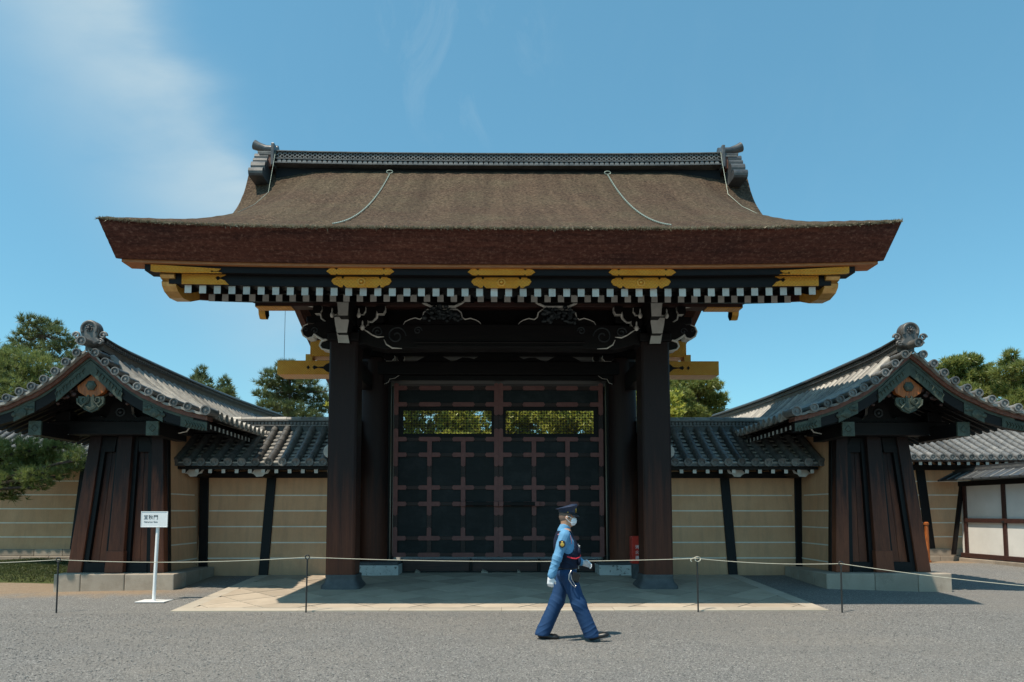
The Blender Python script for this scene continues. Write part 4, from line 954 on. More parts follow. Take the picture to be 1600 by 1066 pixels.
# ------------------------------------------------------------------ gabled wall ends in front of the gate
GX, GD = 7.79, 12.72
_disc = [(148.6, 551), (165, 565.5), (181, 580), (198, 592.6), (216.6, 604), (235, 612), (255, 622), (275, 628.6), (296.7, 635), (325, 641)]
_pts = [(abs(xz(px, py, GD)[0] - xz(134, py, GD)[0]), xz(px, py, GD)[1] - 0.05) for px, py in _disc]
_dx = [0.0] + [p[0] for p in _pts] + [_pts[-1][0] + 0.12]; _dz = [_pts[0][1] + 0.14] + [p[1] for p in _pts] + [_pts[-1][1] - 0.05]
def gprof(d): return interp(abs(d), _dx, _dz)
def sori(y): t = min(max((y - 12.7) / 11.6, 0), 1); return -0.10 * math.sin(PI * t) + 0.12 * t
GE = 2.28                                                    # half width of the roof
def gabled_wall(s, label):
    g = thing('gabled_wall', label, 'wall', (s * GX, 18.0, 0.15), group='gabled wall ends flanking the gate')
    C = s * GX + (0.07 if s > 0 else 0.0)
    def X(d): return C + s * d                               # d > 0 outwards, d < 0 towards the gate
    Y0, Y1 = 12.86, 24.2
    # roof field
    ds = np.linspace(-GE, GE, 33); rr = []
    for y in np.linspace(Y0, Y1, 24): rr.append([(X(d), y, gprof(d) + sori(y)) for d in ds])
    MB().grid(rr).build('tile_field', MAT['roof_tile'], g, smooth=180)
    rr = []
    for y in (Y0 + 0.02, Y1): rr.append([(X(d), y, gprof(d) + sori(y) - 0.09) for d in ds])
    MB().grid(rr).build('soffit', MAT['black_wood_y'], g)
    # rolls down both slopes
    prof = [d for d in np.linspace(0.16, GE, 12)]
    for side in (-1, 1):
        rm = roll_path([(s * side * d, 0, gprof(d) + 0.035) for d in prof], 0.078, 0.30); disc(rm, (s * side * (GE + 0.01), 0, gprof(GE) + 0.03), 0.085, 'x', s * side)
        me = rm.mesh('roll_tile', MAT['pale_tile'], smooth=40); y = 13.42
        while y < (24.0 if side < 0 else 23.0):
            place('roll_tile', me, (C, y, sori(y)), g); y += 0.27
        wide = roll_path([(s * side * d, 0, gprof(d) + 0.05) for d in prof], 0.10, 0.34); place('verge_roll', wide.mesh('verge_roll', MAT['pale_tile'], smooth=40), (C, 13.26, sori(13.2)), g)
        # round end tiles along the verge
        tm = MB(); tm.tube([(0, 0.03, 0), (0, 0.40, 0.0)], [0.066, 0.062], 14); disc(tm, (0, 0, 0), 0.076); tme = tm.mesh('verge_tile', MAT['roof_tile'], smooth=40)
        for i, d in enumerate(_dx[1:-1]):
            place('verge_tile', tme, (X(side * d), GD, gprof(d) + 0.05), g, rot=(0, random.uniform(0, 6), 0), scale=(1, 1, 1) if i < 9 else (1.22, 1.1, 1.22))
        lipm = MB()                                           # curved flat tiles hanging between them
        rows = []
        for d in np.linspace(0.02, GE, 60):
            ph = math.sin(PI * ((d - _dx[1]) / 0.205)) ** 2 * 0.018
            z = gprof(d); rows.append([(X(side * d), GD + 0.03, z + 0.012 - ph), (X(side * d), GD + 0.03, z - 0.035 - ph), (X(side * d), GD + 0.20, z - 0.035 - ph), (X(side * d), GD + 0.40, z + 0.02)])
        lipm.grid(rows); lipm.build('verge_course', MAT['pale_tile'], g, smooth=50)
        # barge boards with copper fittings
        def band(name, d0, d1, o0, o1, y0, y1, mat, taper=0.0, n=24, parent=g):
            rows = []
            for d in np.linspace(d0, d1, n):
                z = gprof(d); k = 1 - taper * (d - d0) / (d1 - d0); rows.append([(X(side * d), y0, z - o0), (X(side * d), y1, z - o0), (X(side * d), y1, z - lerp(o0, o1, k)), (X(side * d), y0, z - lerp(o0, o1, k))])
            m = MB().grid(rows, closed=True); m.f += [[0, 1, 2, 3], [len(m.v) - 1 - q for q in range(4)]]; m.m += [0, 0]
            return m.build(name, mat, parent, smooth=30)
        band('verge_board', 0.0, GE - 0.02, 0.05, 0.13, 12.84, 13.1, MAT['red_wood'])
        bb = band('barge_board', 0.0, GE - 0.05, 0.135, 0.42, 12.90, 13.02, MAT['black_wood_x'], 0.30)
        band('copper_strip', 0.0, GE - 0.3, 0.131, 0.185, 12.885, 12.9, MAT['copper_green'])
        band('copper_fitting', 0.0, 0.62, 0.20, 0.46, 12.880, 12.899, MAT['copper_green'], parent=bb)
        c1 = band('copper_fitting', 1.02, 1.40, 0.19, 0.40, 12.884, 12.899, MAT['copper_green'], parent=bb)
        band('copper_fitting', 1.74, GE - 0.04, 0.17, 0.36, 12.884, 12.899, MAT['copper_green'], 0.2, parent=bb)
        cm = MB()
        for i in range(5):
            d = 1.08 + i * 0.08; cm.ball((X(side * d), 12.88, gprof(d) - 0.295 + 0.05 * math.sin(i * 2.2)), (0.05, 0.02, 0.045), 8, 5)
        cm.lathe([(0.085, 0), (0.085, -0.015), (0.05, -0.03)], (X(side * 1.24), 12.88, gprof(1.24) - 0.31), 'y', 14)
        cm.build('copper_relief', MAT['copper_green'], bb, smooth=50, kind='stuff')
        cm = MB()
        for i in range(9):
            d = 0.10 + i * 0.06; cm.tube([(X(side * d), 12.876, gprof(d) - 0.27 - 0.03 * (i % 2)), (X(side * (d + 0.05)), 12.87, gprof(d) - 0.33), (X(side * (d + 0.02)), 12.876, gprof(d) - 0.40)], [0.006, 0.016, 0.006], 6)
        for i in range(7):
            d = 1.82 + i * 0.055; cm.tube([(X(side * d), 12.878, gprof(d) - 0.22), (X(side * (d + 0.04)), 12.87, gprof(d) - 0.29), (X(side * d), 12.878, gprof(d) - 0.35)], [0.006, 0.015, 0.006], 6)
        cm.build('copper_relief', MAT['copper_green'], bb, smooth=50, kind='stuff')
        # side purlin with metal end plate
        d = 1.12; zt = gprof(d) - 0.50; a, b = sorted((X(side * (d - 0.115)), X(side * (d + 0.115))))
        MB().box(a, b, 13.08, 14.3, zt - 0.27, zt).build('purlin', MAT['black_wood_y'], g, bevel=0.01)
        pl = MB().box(a - 0.006, b + 0.006, 13.065, 13.11, zt - 0.275, zt + 0.005).build('end_plate', MAT['copper_green'], g, bevel=0.006)
        cx, cz = (a + b) / 2, zt - 0.135
        MB().tube([(cx + 0.065 * math.cos(t), 13.062, cz + 0.065 * math.sin(t)) for t in np.linspace(0, 2 * PI, 5)], 0.008, 6).build('diamond_relief', MAT['copper_green'], pl)
        # rafters under the eave with white ends
        rfm = MB(); q = s * side
        p = [(q * 0.0, -0.04, 0), (q * 0.0, 0.04, 0), (-q * 1.2, 0.04, 0.55), (-q * 1.2, -0.04, 0.55), (0, -0.04, 0.085), (0, 0.04, 0.085), (-q * 1.2, 0.04, 0.635), (-q * 1.2, -0.04, 0.635)]
        rfm.hexa(p, [0, 0, 1, 0, 0, 0]); rme = rfm.mesh('rafter', [MAT['black_wood_x'], MAT['white_paint']])
        y = 13.15
        while y < 16.4: place('rafter', rme, (X(side * (GE - 0.16)), y, gprof(GE) - 0.22 + sori(y)), g); y += 0.21
    # pendant under the apex
    apex = gprof(0)
    z0 = apex - 0.53
    pen = MB().prism([(C, z0 + 0.073), (C + 0.281, z0 - 0.159), (C + 0.244, z0 - 0.268), (C + 0.085, z0 - 0.366), (C - 0.085, z0 - 0.366), (C - 0.244, z0 - 0.268), (C - 0.281, z0 - 0.159)], 12.95, 13.05).build('gable_pendant', MAT['orange_board'], g, bevel=0.01)
    MB().lathe([(0.10, 0), (0.10, -0.03), (0.06, -0.055), (0.02, -0.06)], (C, 12.95, z0 - 0.146), 'y', 6).build('boss', MAT['copper_green'], pen)
    m = MB()
    for q in (-1, 1):
        m.tube([(C + q * (0.122 + 0.092 * (1 - 0.8 * t) * math.cos(8.0 * t + 2.4)), 12.94, z0 - 0.421 + 0.092 * (1 - 0.8 * t) * math.sin(8.0 * t + 2.4)) for t in np.linspace(0, 1, 30)], 0.018, 6)
        m.tube([(C + q * 0.049, 12.94, z0 - 0.329), (C + q * 0.061, 12.93, z0 - 0.439), (C + q * 0.159, 12.94, z0 - 0.561), (C + q * 0.244, 12.94, z0 - 0.488), (C + q * 0.256, 12.94, z0 - 0.390)], 0.02, 6)
    m.prism([(C - 0.244, z0 - 0.354), (C + 0.244, z0 - 0.354), (C + 0.244, z0 - 0.488), (C + 0.122, z0 - 0.610), (C, z0 - 0.659), (C - 0.122, z0 - 0.610), (C - 0.244, z0 - 0.488)], 12.95, 13.0)
    for k in range(3): m.tube([(C - 0.146 + 0.03 * k, 12.945, z0 - 0.512 - 0.03 * k), (C, 12.935, z0 - 0.586 - 0.02 * k), (C + 0.146 - 0.03 * k, 12.945, z0 - 0.512 - 0.03 * k)], 0.012, 6)
    m.build('scroll_carving', MAT['copper_green'], pen, smooth=50)
    m = MB()
    for q in (-1, 1):
        for i in range(8):
            t = i / 7; m.ball((C + q * (0.24 + 0.42 * t), 12.99 + 0.02 * (i % 2), z0 - 0.183 - 0.25 * t + 0.05 * math.sin(i * 2.5)), (0.06 - 0.02 * t, 0.03, 0.05 - 0.02 * t), 8, 5)
    m.build('leaf_carving', MAT['red_wood_x'], pen, smooth=50, kind='stuff')
    # ridge with its ornament
    def rstrip(name, hw, o0, o1, mat, parent=g, ya=12.98):
        rr = []
        for y in np.linspace(ya, Y1 + 0.3, 24):
            b = apex + sori(y) + 0.10 * max(0, 1 - (y - 12.7) / 1.5) ** 2; rr.append([(C - hw, y, b + o0), (C + hw, y, b + o0), (C + hw, y, b + o1), (C - hw, y, b + o1)])
        m = MB().grid(rr, closed=True); m.f += [[0, 1, 2, 3], [len(m.v) - 1 - k for k in range(4)]]; m.m += [0, 0]
        return m.build(name, mat, parent)
    rd = rstrip('ridge', 0.17, -0.05, 0.08, MAT['roof_tile'])
    rstrip('ridge_course', 0.20, 0.081, 0.10, MAT['dark_tile'], rd); rstrip('ridge_core', 0.13, 0.10, 0.19, MAT['dark_tile'], rd); rstrip('ridge_course', 0.20, 0.19, 0.215, MAT['dark_tile'], rd)
    m = MB(); y = 13.1
    while y < Y1:
        b = apex + sori(y) + 0.10 * max(0, 1 - (y - 12.7) / 1.5) ** 2 + 0.145
        m.lathe([(0.034, 0), (0.034, 0.03)], (C - s * 0.16, y, b), 'x', 8); y += 0.08
    m.build('ridge_round_tiles', MAT['roof_tile'], rd, smooth=40, kind='stuff')
    ys = np.linspace(12.95, Y1 + 0.3, 30)
    MB().tube([(C, y, apex + sori(y) + 0.10 * max(0, 1 - (y - 12.7) / 1.5) ** 2 + 0.25) for y in ys], 0.075, 10).build('ridge_cap_tile', MAT['dark_tile'], rd, smooth=50)
    oz = apex + 0.20
    P = []
    for t in np.linspace(-0.25, PI + 0.25, 18): P.append((C + 0.185 * math.cos(t), oz + 0.17 + 0.19 * math.sin(t)))
    P += [(C - 0.15, oz + 0.02), (C - 0.22, oz - 0.06), (C - 0.10, oz - 0.12), (C + 0.10, oz - 0.12), (C + 0.22, oz - 0.06), (C + 0.15, oz + 0.02)]
    on = MB().prism(P, 12.80, 12.98).build('ridge_end_tile', MAT['roof_tile'], g, bevel=0.03)
    m = MB(); m.tube([(C + 0.14 * math.cos(t), 12.80, oz + 0.18 + 0.145 * math.sin(t)) for t in np.linspace(-0.4, PI + 0.4, 20)], 0.03, 8)
    m.build('raised_rim', MAT['roof_tile'], on, smooth=60)
    m = MB(); chrysanth(m, (C, 12.79, oz + 0.19), 0.085, n=8); m.ball((C, 12.775, oz + 0.19), 0.03); m.build('flower_boss', MAT['dark_tile'], on, smooth=50)
    for q in (-1, 1):
        m = MB()
        for cx, cz, r0 in ((0.25, 0.06, 0.075), (0.20, -0.06, 0.06)):
            m.tube([(C + q * (cx + r0 * (1 - 0.8 * t) * math.cos(8 * t)), 12.83, oz + cz + r0 * (1 - 0.8 * t) * math.sin(8 * t)) for t in np.linspace(0, 1, 24)], 0.022, 7)
        m.build('ear_scroll', MAT['roof_tile'], on, smooth=60)
    tm = MB(); tm.tube([(C, 12.6, oz - 0.10), (C, 12.95, oz - 0.08)], [0.078, 0.074], 14); disc(tm, (C, 12.57, oz - 0.10), 0.085); tm.build('apex_tile', MAT['roof_tile'], g, smooth=40)
    # gable boarding, carved board and beam
    zt = [(d, gprof(d) - 0.3) for d in np.linspace(-1.9, 1.9, 21)]
    MB().prism([(X(-1.9), 3.3)] + [(X(d), z) for d, z in zt] + [(X(1.9), 3.3)], 14.22, 14.3).build('gable_board', MAT['black_wood_x'], g)
    MB().box(*sorted((X(-1.42), X(1.42))), 13.92, 14.2, 3.22, 3.50).build('front_beam', MAT['black_wood_x'], g, bevel=0.015)
    for q in (-1, 1):
        MB().tube([(X(q * 1.42), 13.915, 3.47), (X(q * 1.45), 13.915, 3.36), (X(q * 1.40), 13.915, 3.29), (X(q * 1.2), 13.915, 3.245), (X(q * 1.0), 13.915, 3.225)], [0.008, 0.016, 0.016, 0.012, 0.006], 6).build('painted_edge', MAT['pale_rim'], g, smooth=60)
        MB().box(*sorted((X(q * 1.0), X(q * 1.3))), 13.95, 14.2, 3.505, 3.72).build('bearing_block', MAT['black_wood_x'], g, bevel=0.02)
    fb = [(-0.95, 3.51), (-0.72, 3.52), (-0.55, 3.60), (-0.42, 3.62), (-0.3, 3.57), (-0.22, 3.66), (-0.2, 3.80), (-0.1, 3.92), (0.1, 3.92), (0.2, 3.80), (0.22, 3.66), (0.3, 3.57), (0.42, 3.62), (0.55, 3.60), (0.72, 3.52), (0.95, 3.51)]
    kb = MB().prism([(C + x * 1.05, z) for x, z in fb], 14.0, 14.1, cap=0, rim=1).build('carved_board', BW, g)
    m = MB(); chrysanth(m, (C, 13.985, 3.70), 0.12); m.build('flower_relief', MAT['carving_dark'], kb, smooth=50)
    MB().box(C - 0.13, C + 0.13, 13.05, 14.25, apex - 0.62, apex - 0.32).build('ridge_purlin', MAT['black_wood_y'], g)
    # battered timber front: three columns and recessed panels
    ZB, ZT, YB, YT = 0.42, 3.24, 14.02, 14.26
    def leaf(name, b0, b1, t0, t1, off, th, mat, zb=ZB, zt=ZT, bevel=0.012):
        p = []
        for z, a, b in ((zb, b0, b1), (zt, t0, t1)):
            y = lerp(YB, YT, (z - ZB) / (ZT - ZB)) + off; p += [(X(a), y, z), (X(b), y, z), (X(b), y + th, z), (X(a), y + th, z)]
        return MB().hexa(p).build(name, MAT[mat], g, bevel=bevel)
    for q in (-1, 1):
        leaf('column', q * 0.98, q * 0.70, q * 0.76, q * 0.52, 0.0, 0.22, 'pier_wood')
        leaf('frame_board', q * 0.70, q * 0.60, q * 0.52, q * 0.43, 0.05, 0.15, 'black_wood_z', bevel=0.006)
        leaf('frame_board', q * 0.25, q * 0.16, q * 0.22, q * 0.14, 0.05, 0.15, 'black_wood_z', bevel=0.006)
        n = 2
        for i in range(n):
            a0, a1 = lerp(0.25, 0.60, i / n), lerp(0.25, 0.60, (i + 1) / n); t0, t1 = lerp(0.22, 0.43, i / n), lerp(0.22, 0.43, (i + 1) / n)
            leaf('panel_plank', q * (a0 + 0.003), q * (a1 - 0.003), q * (t0 + 0.003), q * (t1 - 0.003), 0.13, 0.06, 'pier_wood', bevel=0.004)
        leaf('frame_head', q * 0.60, q * 0.25, q * 0.43, q * 0.22, 0.04, 0.14, 'black_wood_x', 2.9, 3.22, bevel=0.006)
        leaf('frame_foot', q * 0.62, q * 0.23, q * 0.605, q * 0.245, 0.03, 0.16, 'black_wood_x', 0.425, 0.62, bevel=0.006)
    leaf('column', -0.16, 0.16, -0.145, 0.145, -0.05, 0.22, 'pier_wood'); leaf('column_foot', -0.185, 0.185, -0.175, 0.175, -0.075, 0.25, 'pier_wood', 0.422, 0.86)
    # body of the wall behind, tan plaster on the flanks
    p = []
    for z, hw in ((0.2, 0.92), (3.4, 0.68)): p += [(C - hw, 14.5, z), (C + hw, 14.5, z), (C + hw, 23.4, z), (C - hw, 23.4, z)]
    MB().hexa(p).build('wall_body', MAT['tan_plaster'], g)
    for q in (-1, 1):
        for ly in (774, 798.3, 823, 847.8, 872):
            z = xz(480, ly, 15.85)[1]; hw = lerp(0.92, 0.68, (z - 0.2) / 3.2); a, b = sorted((X(q * (hw - 0.01)), X(q * (hw + 0.009))))
            MB().box(a, b, 14.3, 15.78 if q < 0 else 22.0, z - 0.014, z + 0.014).build('white_line', MAT['line_white'], g)
        leaf('corner_post', q * 0.995, q * 0.88, q * 0.775, q * 0.65, 0.18, 0.13, 'black_wood_z')
    # granite footing in blocks
    xs = [-1.33, -0.35, 0.52, 1.05 if s < 0 else 1.2]
    zb = min(ground_z(X(1.3), 13.85), ground_z(X(-1.3), 13.85)) - 0.05
    for a, b in zip(xs[:-1], xs[1:]):
        x0, x1 = sorted((X(a + 0.004), X(b - 0.004))); MB().box(x0, x1, 13.72, 14.25, zb, 0.42).build('footing_stone', MAT['granite'], g, bevel=0.018)
    for q in (-1, 1):
        yy = [14.255, 15.0, 15.70] if q < 0 else [14.255, 15.3, 16.6, 18.0, 19.5, 21.0]
        for a, b in zip(yy[:-1], yy[1:]):
            x0, x1 = sorted((X(q * 0.85), X(q * (1.325 if q < 0 else (1.045 if s < 0 else 1.195))))); MB().box(x0, x1, a + 0.004, b - 0.004, zb, 0.41).build('footing_stone', MAT['granite'], g, bevel=0.018)
    return g
gabled_wall(-1, 'gabled tile-roofed wall end on granite footing behind the white sign')
gabled_wall(1, 'gabled tile-roofed wall end on granite footing beside the white plaster fence wall')

# ------------------------------------------------------------------ outer palace walls
def outer_wall(s, label):
    w = thing('palace_wall', label, 'wall', (s * 15, 22.6, 0.1), group='long tan palace walls')
    xa, xb = 8.6, 23.0; YB, YT, ZB, ZT = 22.0, 22.42, 0.45, 3.3
    a, b = sorted((s * xa, s * xb))
    def fy(z): return lerp(YB, YT, (z - ZB) / (ZT - ZB))
    MB().hexa([(a, YB, ZB), (b, YB, ZB), (b, 24.6, ZB), (a, 24.6, ZB), (a, YT, ZT), (b, YT, ZT), (b, 24.2, ZT), (a, 24.2, ZT)]).build('wall_face', MAT['tan_plaster'], w)
    x = xa; r_ = random.Random(3)
    while x < xb:
        L = r_.uniform(0.8, 1.4); x0, x1 = sorted((s * (x + 0.004), s * (x + L - 0.004)))
        MB().box(x0, x1, 21.86, 22.3, 0.26, 0.47 + r_.uniform(-0.005, 0.005)).build('base_stone', MAT['granite'], w, bevel=0.015)
        x0, x1 = sorted((s * (x + 0.4), s * (x + 0.4 + L - 0.01))); MB().box(x0, x1, 21.80 + r_.uniform(-0.02, 0.02), 22.3, -0.05, 0.255).build('base_stone', MAT['granite'], w, bevel=0.02); x += L
    px = [13.45, 17.6, 21.6] if s < 0 else [13.95, 18.2, 22.3]
    for x in px:
        p = []
        for z, q in ((ZB + 0.02, x), (ZT, x - 0.35 * 0 )):
            y = fy(z) - 0.05; p += [(s * (q - 0.14), y, z), (s * (q + 0.14), y, z), (s * (q + 0.14), y + 0.15, z), (s * (q - 0.14), y + 0.15, z)]
        MB().hexa(p).build('post', MAT['black_wood_z'], w, bevel=0.01)
    for z in (0.85, 1.30, 1.75, 2.2, 2.65):
        y = fy(z); MB().box(a, b, y - 0.012, y + 0.02, z - 0.018, z + 0.018).build('white_line', MAT['line_white'], w)
    MB().box(a, b, 22.28, 22.5, 3.02, 3.2).build('wall_plate', MAT['black_wood_x'], w); MB().box(a, b, 21.1, 21.22, 3.21, 3.27).build('eave_beam', MAT['red_wood_x'], w)
    rm = MB(); p = [(-0.05, 0, 0), (0.05, 0, 0), (0.05, 1.4, 0.6), (-0.05, 1.4, 0.6), (-0.05, 0, 0.1), (0.05, 0, 0.1), (0.05, 1.4, 0.7), (-0.05, 1.4, 0.7)]
    rme = rm.hexa(p, [0, 0, 1, 0, 0, 0]).mesh('rafter', [MAT['black_wood_y'], MAT['white_paint']])
    def prof(t): return (lerp(20.98, 23.2, t), 3.30 + 1.25 * (0.8 * t + 0.2 * t * t))
    pr = [prof(t) for t in np.linspace(0, 1, 8)]
    rl = roll_path([(0, y - 20.98, z - 3.3 + 0.05) for y, z in pr], 0.088, 0.3); disc(rl, (0, -0.012, 0.05), 0.094); me = rl.mesh('roll_tile', MAT['roof_tile'], smooth=40)
    x = xa + 0.1
    while x < xb - 0.1:
        place('rafter', rme, (s * x, 21.13, 3.11), w); place('roll_tile', me, (s * x, 20.98, 3.3), w); x += 0.30
    rr = [[(q, 20.98, 3.25) for q in (a, b)]] + [[(q, y, z) for q in (a, b)] for y, z in pr] + [[(q, 25.4, 3.3) for q in (a, b)]]
    MB().grid(rr).build('tile_field', MAT['roof_tile'], w)
    MB().box(a, b, 23.0, 23.5, 4.5, 4.85).build('ridge', MAT['dark_tile'], w); MB().tube([(a, 23.25, 4.9), (b, 23.25, 4.9)], 0.09, 10).build('ridge_cap_tile', MAT['pale_tile'], w, smooth=40)
outer_wall(-1, 'long tan palace wall on stone base behind the drooping pine branches')
outer_wall(1, 'long tan palace wall on stone base behind the white plaster fence wall')

# ------------------------------------------------------------------ white plaster fence wall at the right
def white_wall():
    w = thing('fence_wall', 'white plaster fence wall with dark timber frame and small tiled roof', 'wall', (15.0, 18.5, 0.1))
    ya, yb = 15.5, 21.75
    def x(y): return 14.82 + (21.9 - y) * 0.075
    def seg(name, y0, y1, o0, o1, z0, z1, mat, bevel=0.0, parent=w):
        return MB().hexa([(x(y0) + o0, y0, z0), (x(y0) + o1, y0, z0), (x(y1) + o1, y1, z0), (x(y1) + o0, y1, z0), (x(y0) + o0, y0, z1), (x(y0) + o1, y0, z1), (x(y1) + o1, y1, z1), (x(y1) + o0, y1, z1)]).build(name, MAT[mat], parent, bevel=bevel)
    seg('plaster_panel', ya, yb, 0.0, 0.12, 0.35, 2.5, 'white_plaster')
    for y in (21.55, 20.05, 18.4, 16.8): seg('post', y - 0.06, y + 0.06, -0.05, 0.02, 0.2, 2.5, 'red_wood_x', 0.006)
    for y in (20.05, 18.4, 16.8): seg('hook', y - 0.03, y + 0.03, -0.11, -0.052, 1.33, 1.38, 'post_iron')
    seg('mid_rail', ya, 21.6, -0.065, -0.0, 1.32, 1.45, 'red_wood_x', 0.006); seg('top_plate', ya, yb, -0.07, 0.1, 2.46, 2.62, 'black_wood_y', 0.006); seg('foot_rail', ya, yb, -0.08, 0.05, 0.22, 0.36, 'red_wood_x', 0.008)
    y = 21.75
    while y > ya: seg('sill_stone', y - 1.42, y, -0.16, 0.16, -0.05, 0.20, 'granite', 0.015); y -= 1.43
    # raking brace at the far end
    MB().hexa([(14.42, 21.62, 0.3), (14.52, 21.62, 0.3), (14.52, 21.72, 0.3), (14.42, 21.72, 0.3), (14.78, 21.62, 2.5), (14.88, 21.62, 2.5), (14.88, 21.72, 2.5), (14.78, 21.72, 2.5)]).build('brace', MAT['black_wood_z'], w)
    # roof: eave slab, seams, ridge
    for sd in (-1, 1):
        q = []
        for y in (ya, yb + 0.25): q += [[(x(y) + 0.05 + sd * 0.10, y, 2.92), (x(y) + 0.05 + sd * 0.58, y, 2.68), (x(y) + 0.05 + sd * 0.58, y, 2.63), (x(y) + 0.05 + sd * 0.05, y, 2.86)]]
        MB().grid(q, closed=True).build('roof_slope', MAT['dark_tile'], w)
        y = yb + 0.15
        while y > ya:
            MB().tube([(x(y) + 0.05 + sd * 0.15, y, 2.90), (x(y) + 0.05 + sd * 0.6, y, 2.675)], 0.022, 8).build('seam_tile', MAT['roof_tile'], w, smooth=50); y -= 0.34
    seg('ridge', ya, yb + 0.2, -0.08, 0.18, 2.88, 2.96, 'dark_tile'); seg('ridge', ya, yb + 0.15, -0.05, 0.15, 2.961, 3.02, 'roof_tile')
    seg('ridge', ya, yb + 0.12, -0.03, 0.13, 3.021, 3.08, 'dark_tile')
white_wall()

# ------------------------------------------------------------------ pines and garden trees
def tree(name, label, cat, base, h, pads, leafmat, L=0.22, Wd=0.03, n=12, dens=60, seed=1, lean=(0, 0), trunk_r=0.22, spread=0.55, group=None, upbias=0.9, limbs=True):
    """pads: (x, y, z, rx, ry, rz) foliage clouds in world coordinates"""
    r_ = np.random.default_rng(seed); base = np.array(base, float)
    t = thing(name, label, cat, tuple(base), group)
    top = base + np.array([lean[0], lean[1], h]); m = MB(); path = []; rad = []
    for i in range(9):
        f = i / 8; wob = np.array([math.sin(f * 5 + seed), math.cos(f * 4 + seed * 2), 0]) * 0.12 * h * 0.12 * f * 4 * (1 - f); path.append(tuple(base + (top - base) * f + wob)); rad.append(trunk_r * (1 - 0.82 * f) * (1.25 if i == 0 else 1))
    m.tube(path, rad, 9)
    P = np.array(path)
    for (x, y, z, rx, ry, rz_) in (pads if limbs else []):
        c = np.array([x, y, z]); want = z - 0.25 * abs(np.hypot(x - base[0], y - base[1])) - 0.2
        i = int(np.clip(np.searchsorted(P[:, 2], want), 1, 8)); a = P[i]; mid = a * 0.5 + c * 0.5 + np.array([0, 0, -0.10 * np.linalg.norm(c - a) * 0.3 + 0.05]); r0 = max(0.03, rad[i] * 0.5)
        m.tube([tuple(a), tuple(a * 0.72 + mid * 0.28 + [0, 0, 0.03]), tuple(mid), tuple(mid * 0.4 + c * 0.6), tuple(c - [0, 0, rz_ * 0.3])], [r0, r0 * 0.85, r0 * 0.6, r0 * 0.42, r0 * 0.2], 6)
        for q in range(5):
            e = c + r_.uniform(-0.75, 0.75, 3) * [rx, ry, rz_ * 0.4]; m.tube([tuple(mid * 0.3 + c * 0.7), tuple(mid * 0.1 + c * 0.45 + e * 0.45 - [0, 0, rz_ * 0.2]), tuple(e)], [r0 * 0.36, r0 * 0.24, r0 * 0.1], 5)
    m.build('trunk', MAT['pine_bark'], t, smooth=60)
    Vs, Fs, off = [], [], 0
    for (x, y, z, rx, ry, rz_) in pads:
        k = int(dens * (rx * ry * rz_) ** (1 / 3.) ** 1 * (rx * ry + rx * rz_ + ry * rz_) / 1.0 / max((rx * ry * rz_) ** (1 / 3.), 1e-3)) + 8
        u = r_.normal(0, 1, (k, 3)); u /= np.linalg.norm(u, axis=1, keepdims=True); rr = r_.uniform(0.35, 1.0, (k, 1)) ** 0.5
        lump = 1 + 0.22 * np.sin(u[:, :1] * 7 + seed + x) * np.cos(u[:, 1:2] * 6 + z) + 0.12 * np.sin(u[:, 2:] * 11 + y)
        p = u * rr * lump * [rx, ry, rz_]; p[:, 2] = np.where(p[:, 2] < -0.45 * rz_, -0.45 * rz_ - (p[:, 2] + 0.45 * rz_) * -0.2, p[:, 2])
        d = u * 0.7 + np.array([0, 0, upbias]) + r_.normal(0, 0.25, (k, 3)); d /= np.linalg.norm(d, axis=1, keepdims=True)
        V, F = tufts(p + [x, y, z], d, n, L, Wd, spread, r_); Vs.append(V - base); Fs.append(F + off); off += len(V)
    o = bpy.data.objects.new('crown', np_mesh('crown', np.concatenate(Vs), np.concatenate(Fs), MAT[leafmat])); link(o, t)
    return t
def pads_at(D, items, seed=0):
    """items: (px, py, half width px, half height px) in the photograph at distance D -> foliage clouds"""
    r_ = random.Random(seed); out = []
    for px, py, hx, hy in items:
        DD = D + r_.uniform(-0.06, 0.06) * D * 0.5; p = at(px, py, DD); k = DD / 1085; out.append((p[0], p[1], p[2], hx * k, hx * k * r_.uniform(0.8, 1.1), hy * k))
    return out
PG = 'pines behind the walls'
# near pine at the left edge, branches hanging before the tan wall
near_hi = pads_at(18.5, [(8, 578, 42, 26), (55, 572, 38, 18), (72, 600, 22, 14), (20, 610, 40, 20), (-30, 560, 50, 30), (-30, 640, 60, 30), (48, 622, 30, 12), (30, 560, 36, 14), (0, 590, 50, 24), (64, 588, 34, 16), (30, 596, 40, 18), (-10, 625, 50, 24)], 3)
near_lo = pads_at(19.2, [(18, 706, 34, 20), (62, 700, 34, 17), (98, 694, 26, 14), (118, 716, 18, 12), (36, 738, 36, 20), (82, 728, 30, 16), (10, 772, 26, 18), (-30, 740, 44, 30), (58, 760, 22, 12), (100, 742, 16, 9), (-20, 700, 30, 20), (40, 712, 40, 18), (20, 735, 44, 22), (60, 745, 34, 16), (5, 755, 36, 20), (84, 708, 34, 16), (110, 730, 20, 11)], 5)
tree('pine_tree', 'near pine at the left edge, its branches drooping in front of the tan wall', 'pine tree', (*at(-75, 880, 18.8)[:2], 0.05), 5.8, near_hi + near_lo, 'needle_green', L=0.18, Wd=0.016, n=16, dens=165, seed=4, trunk_r=0.26, spread=0.5, group=PG)
p = at(62, 600, 33)
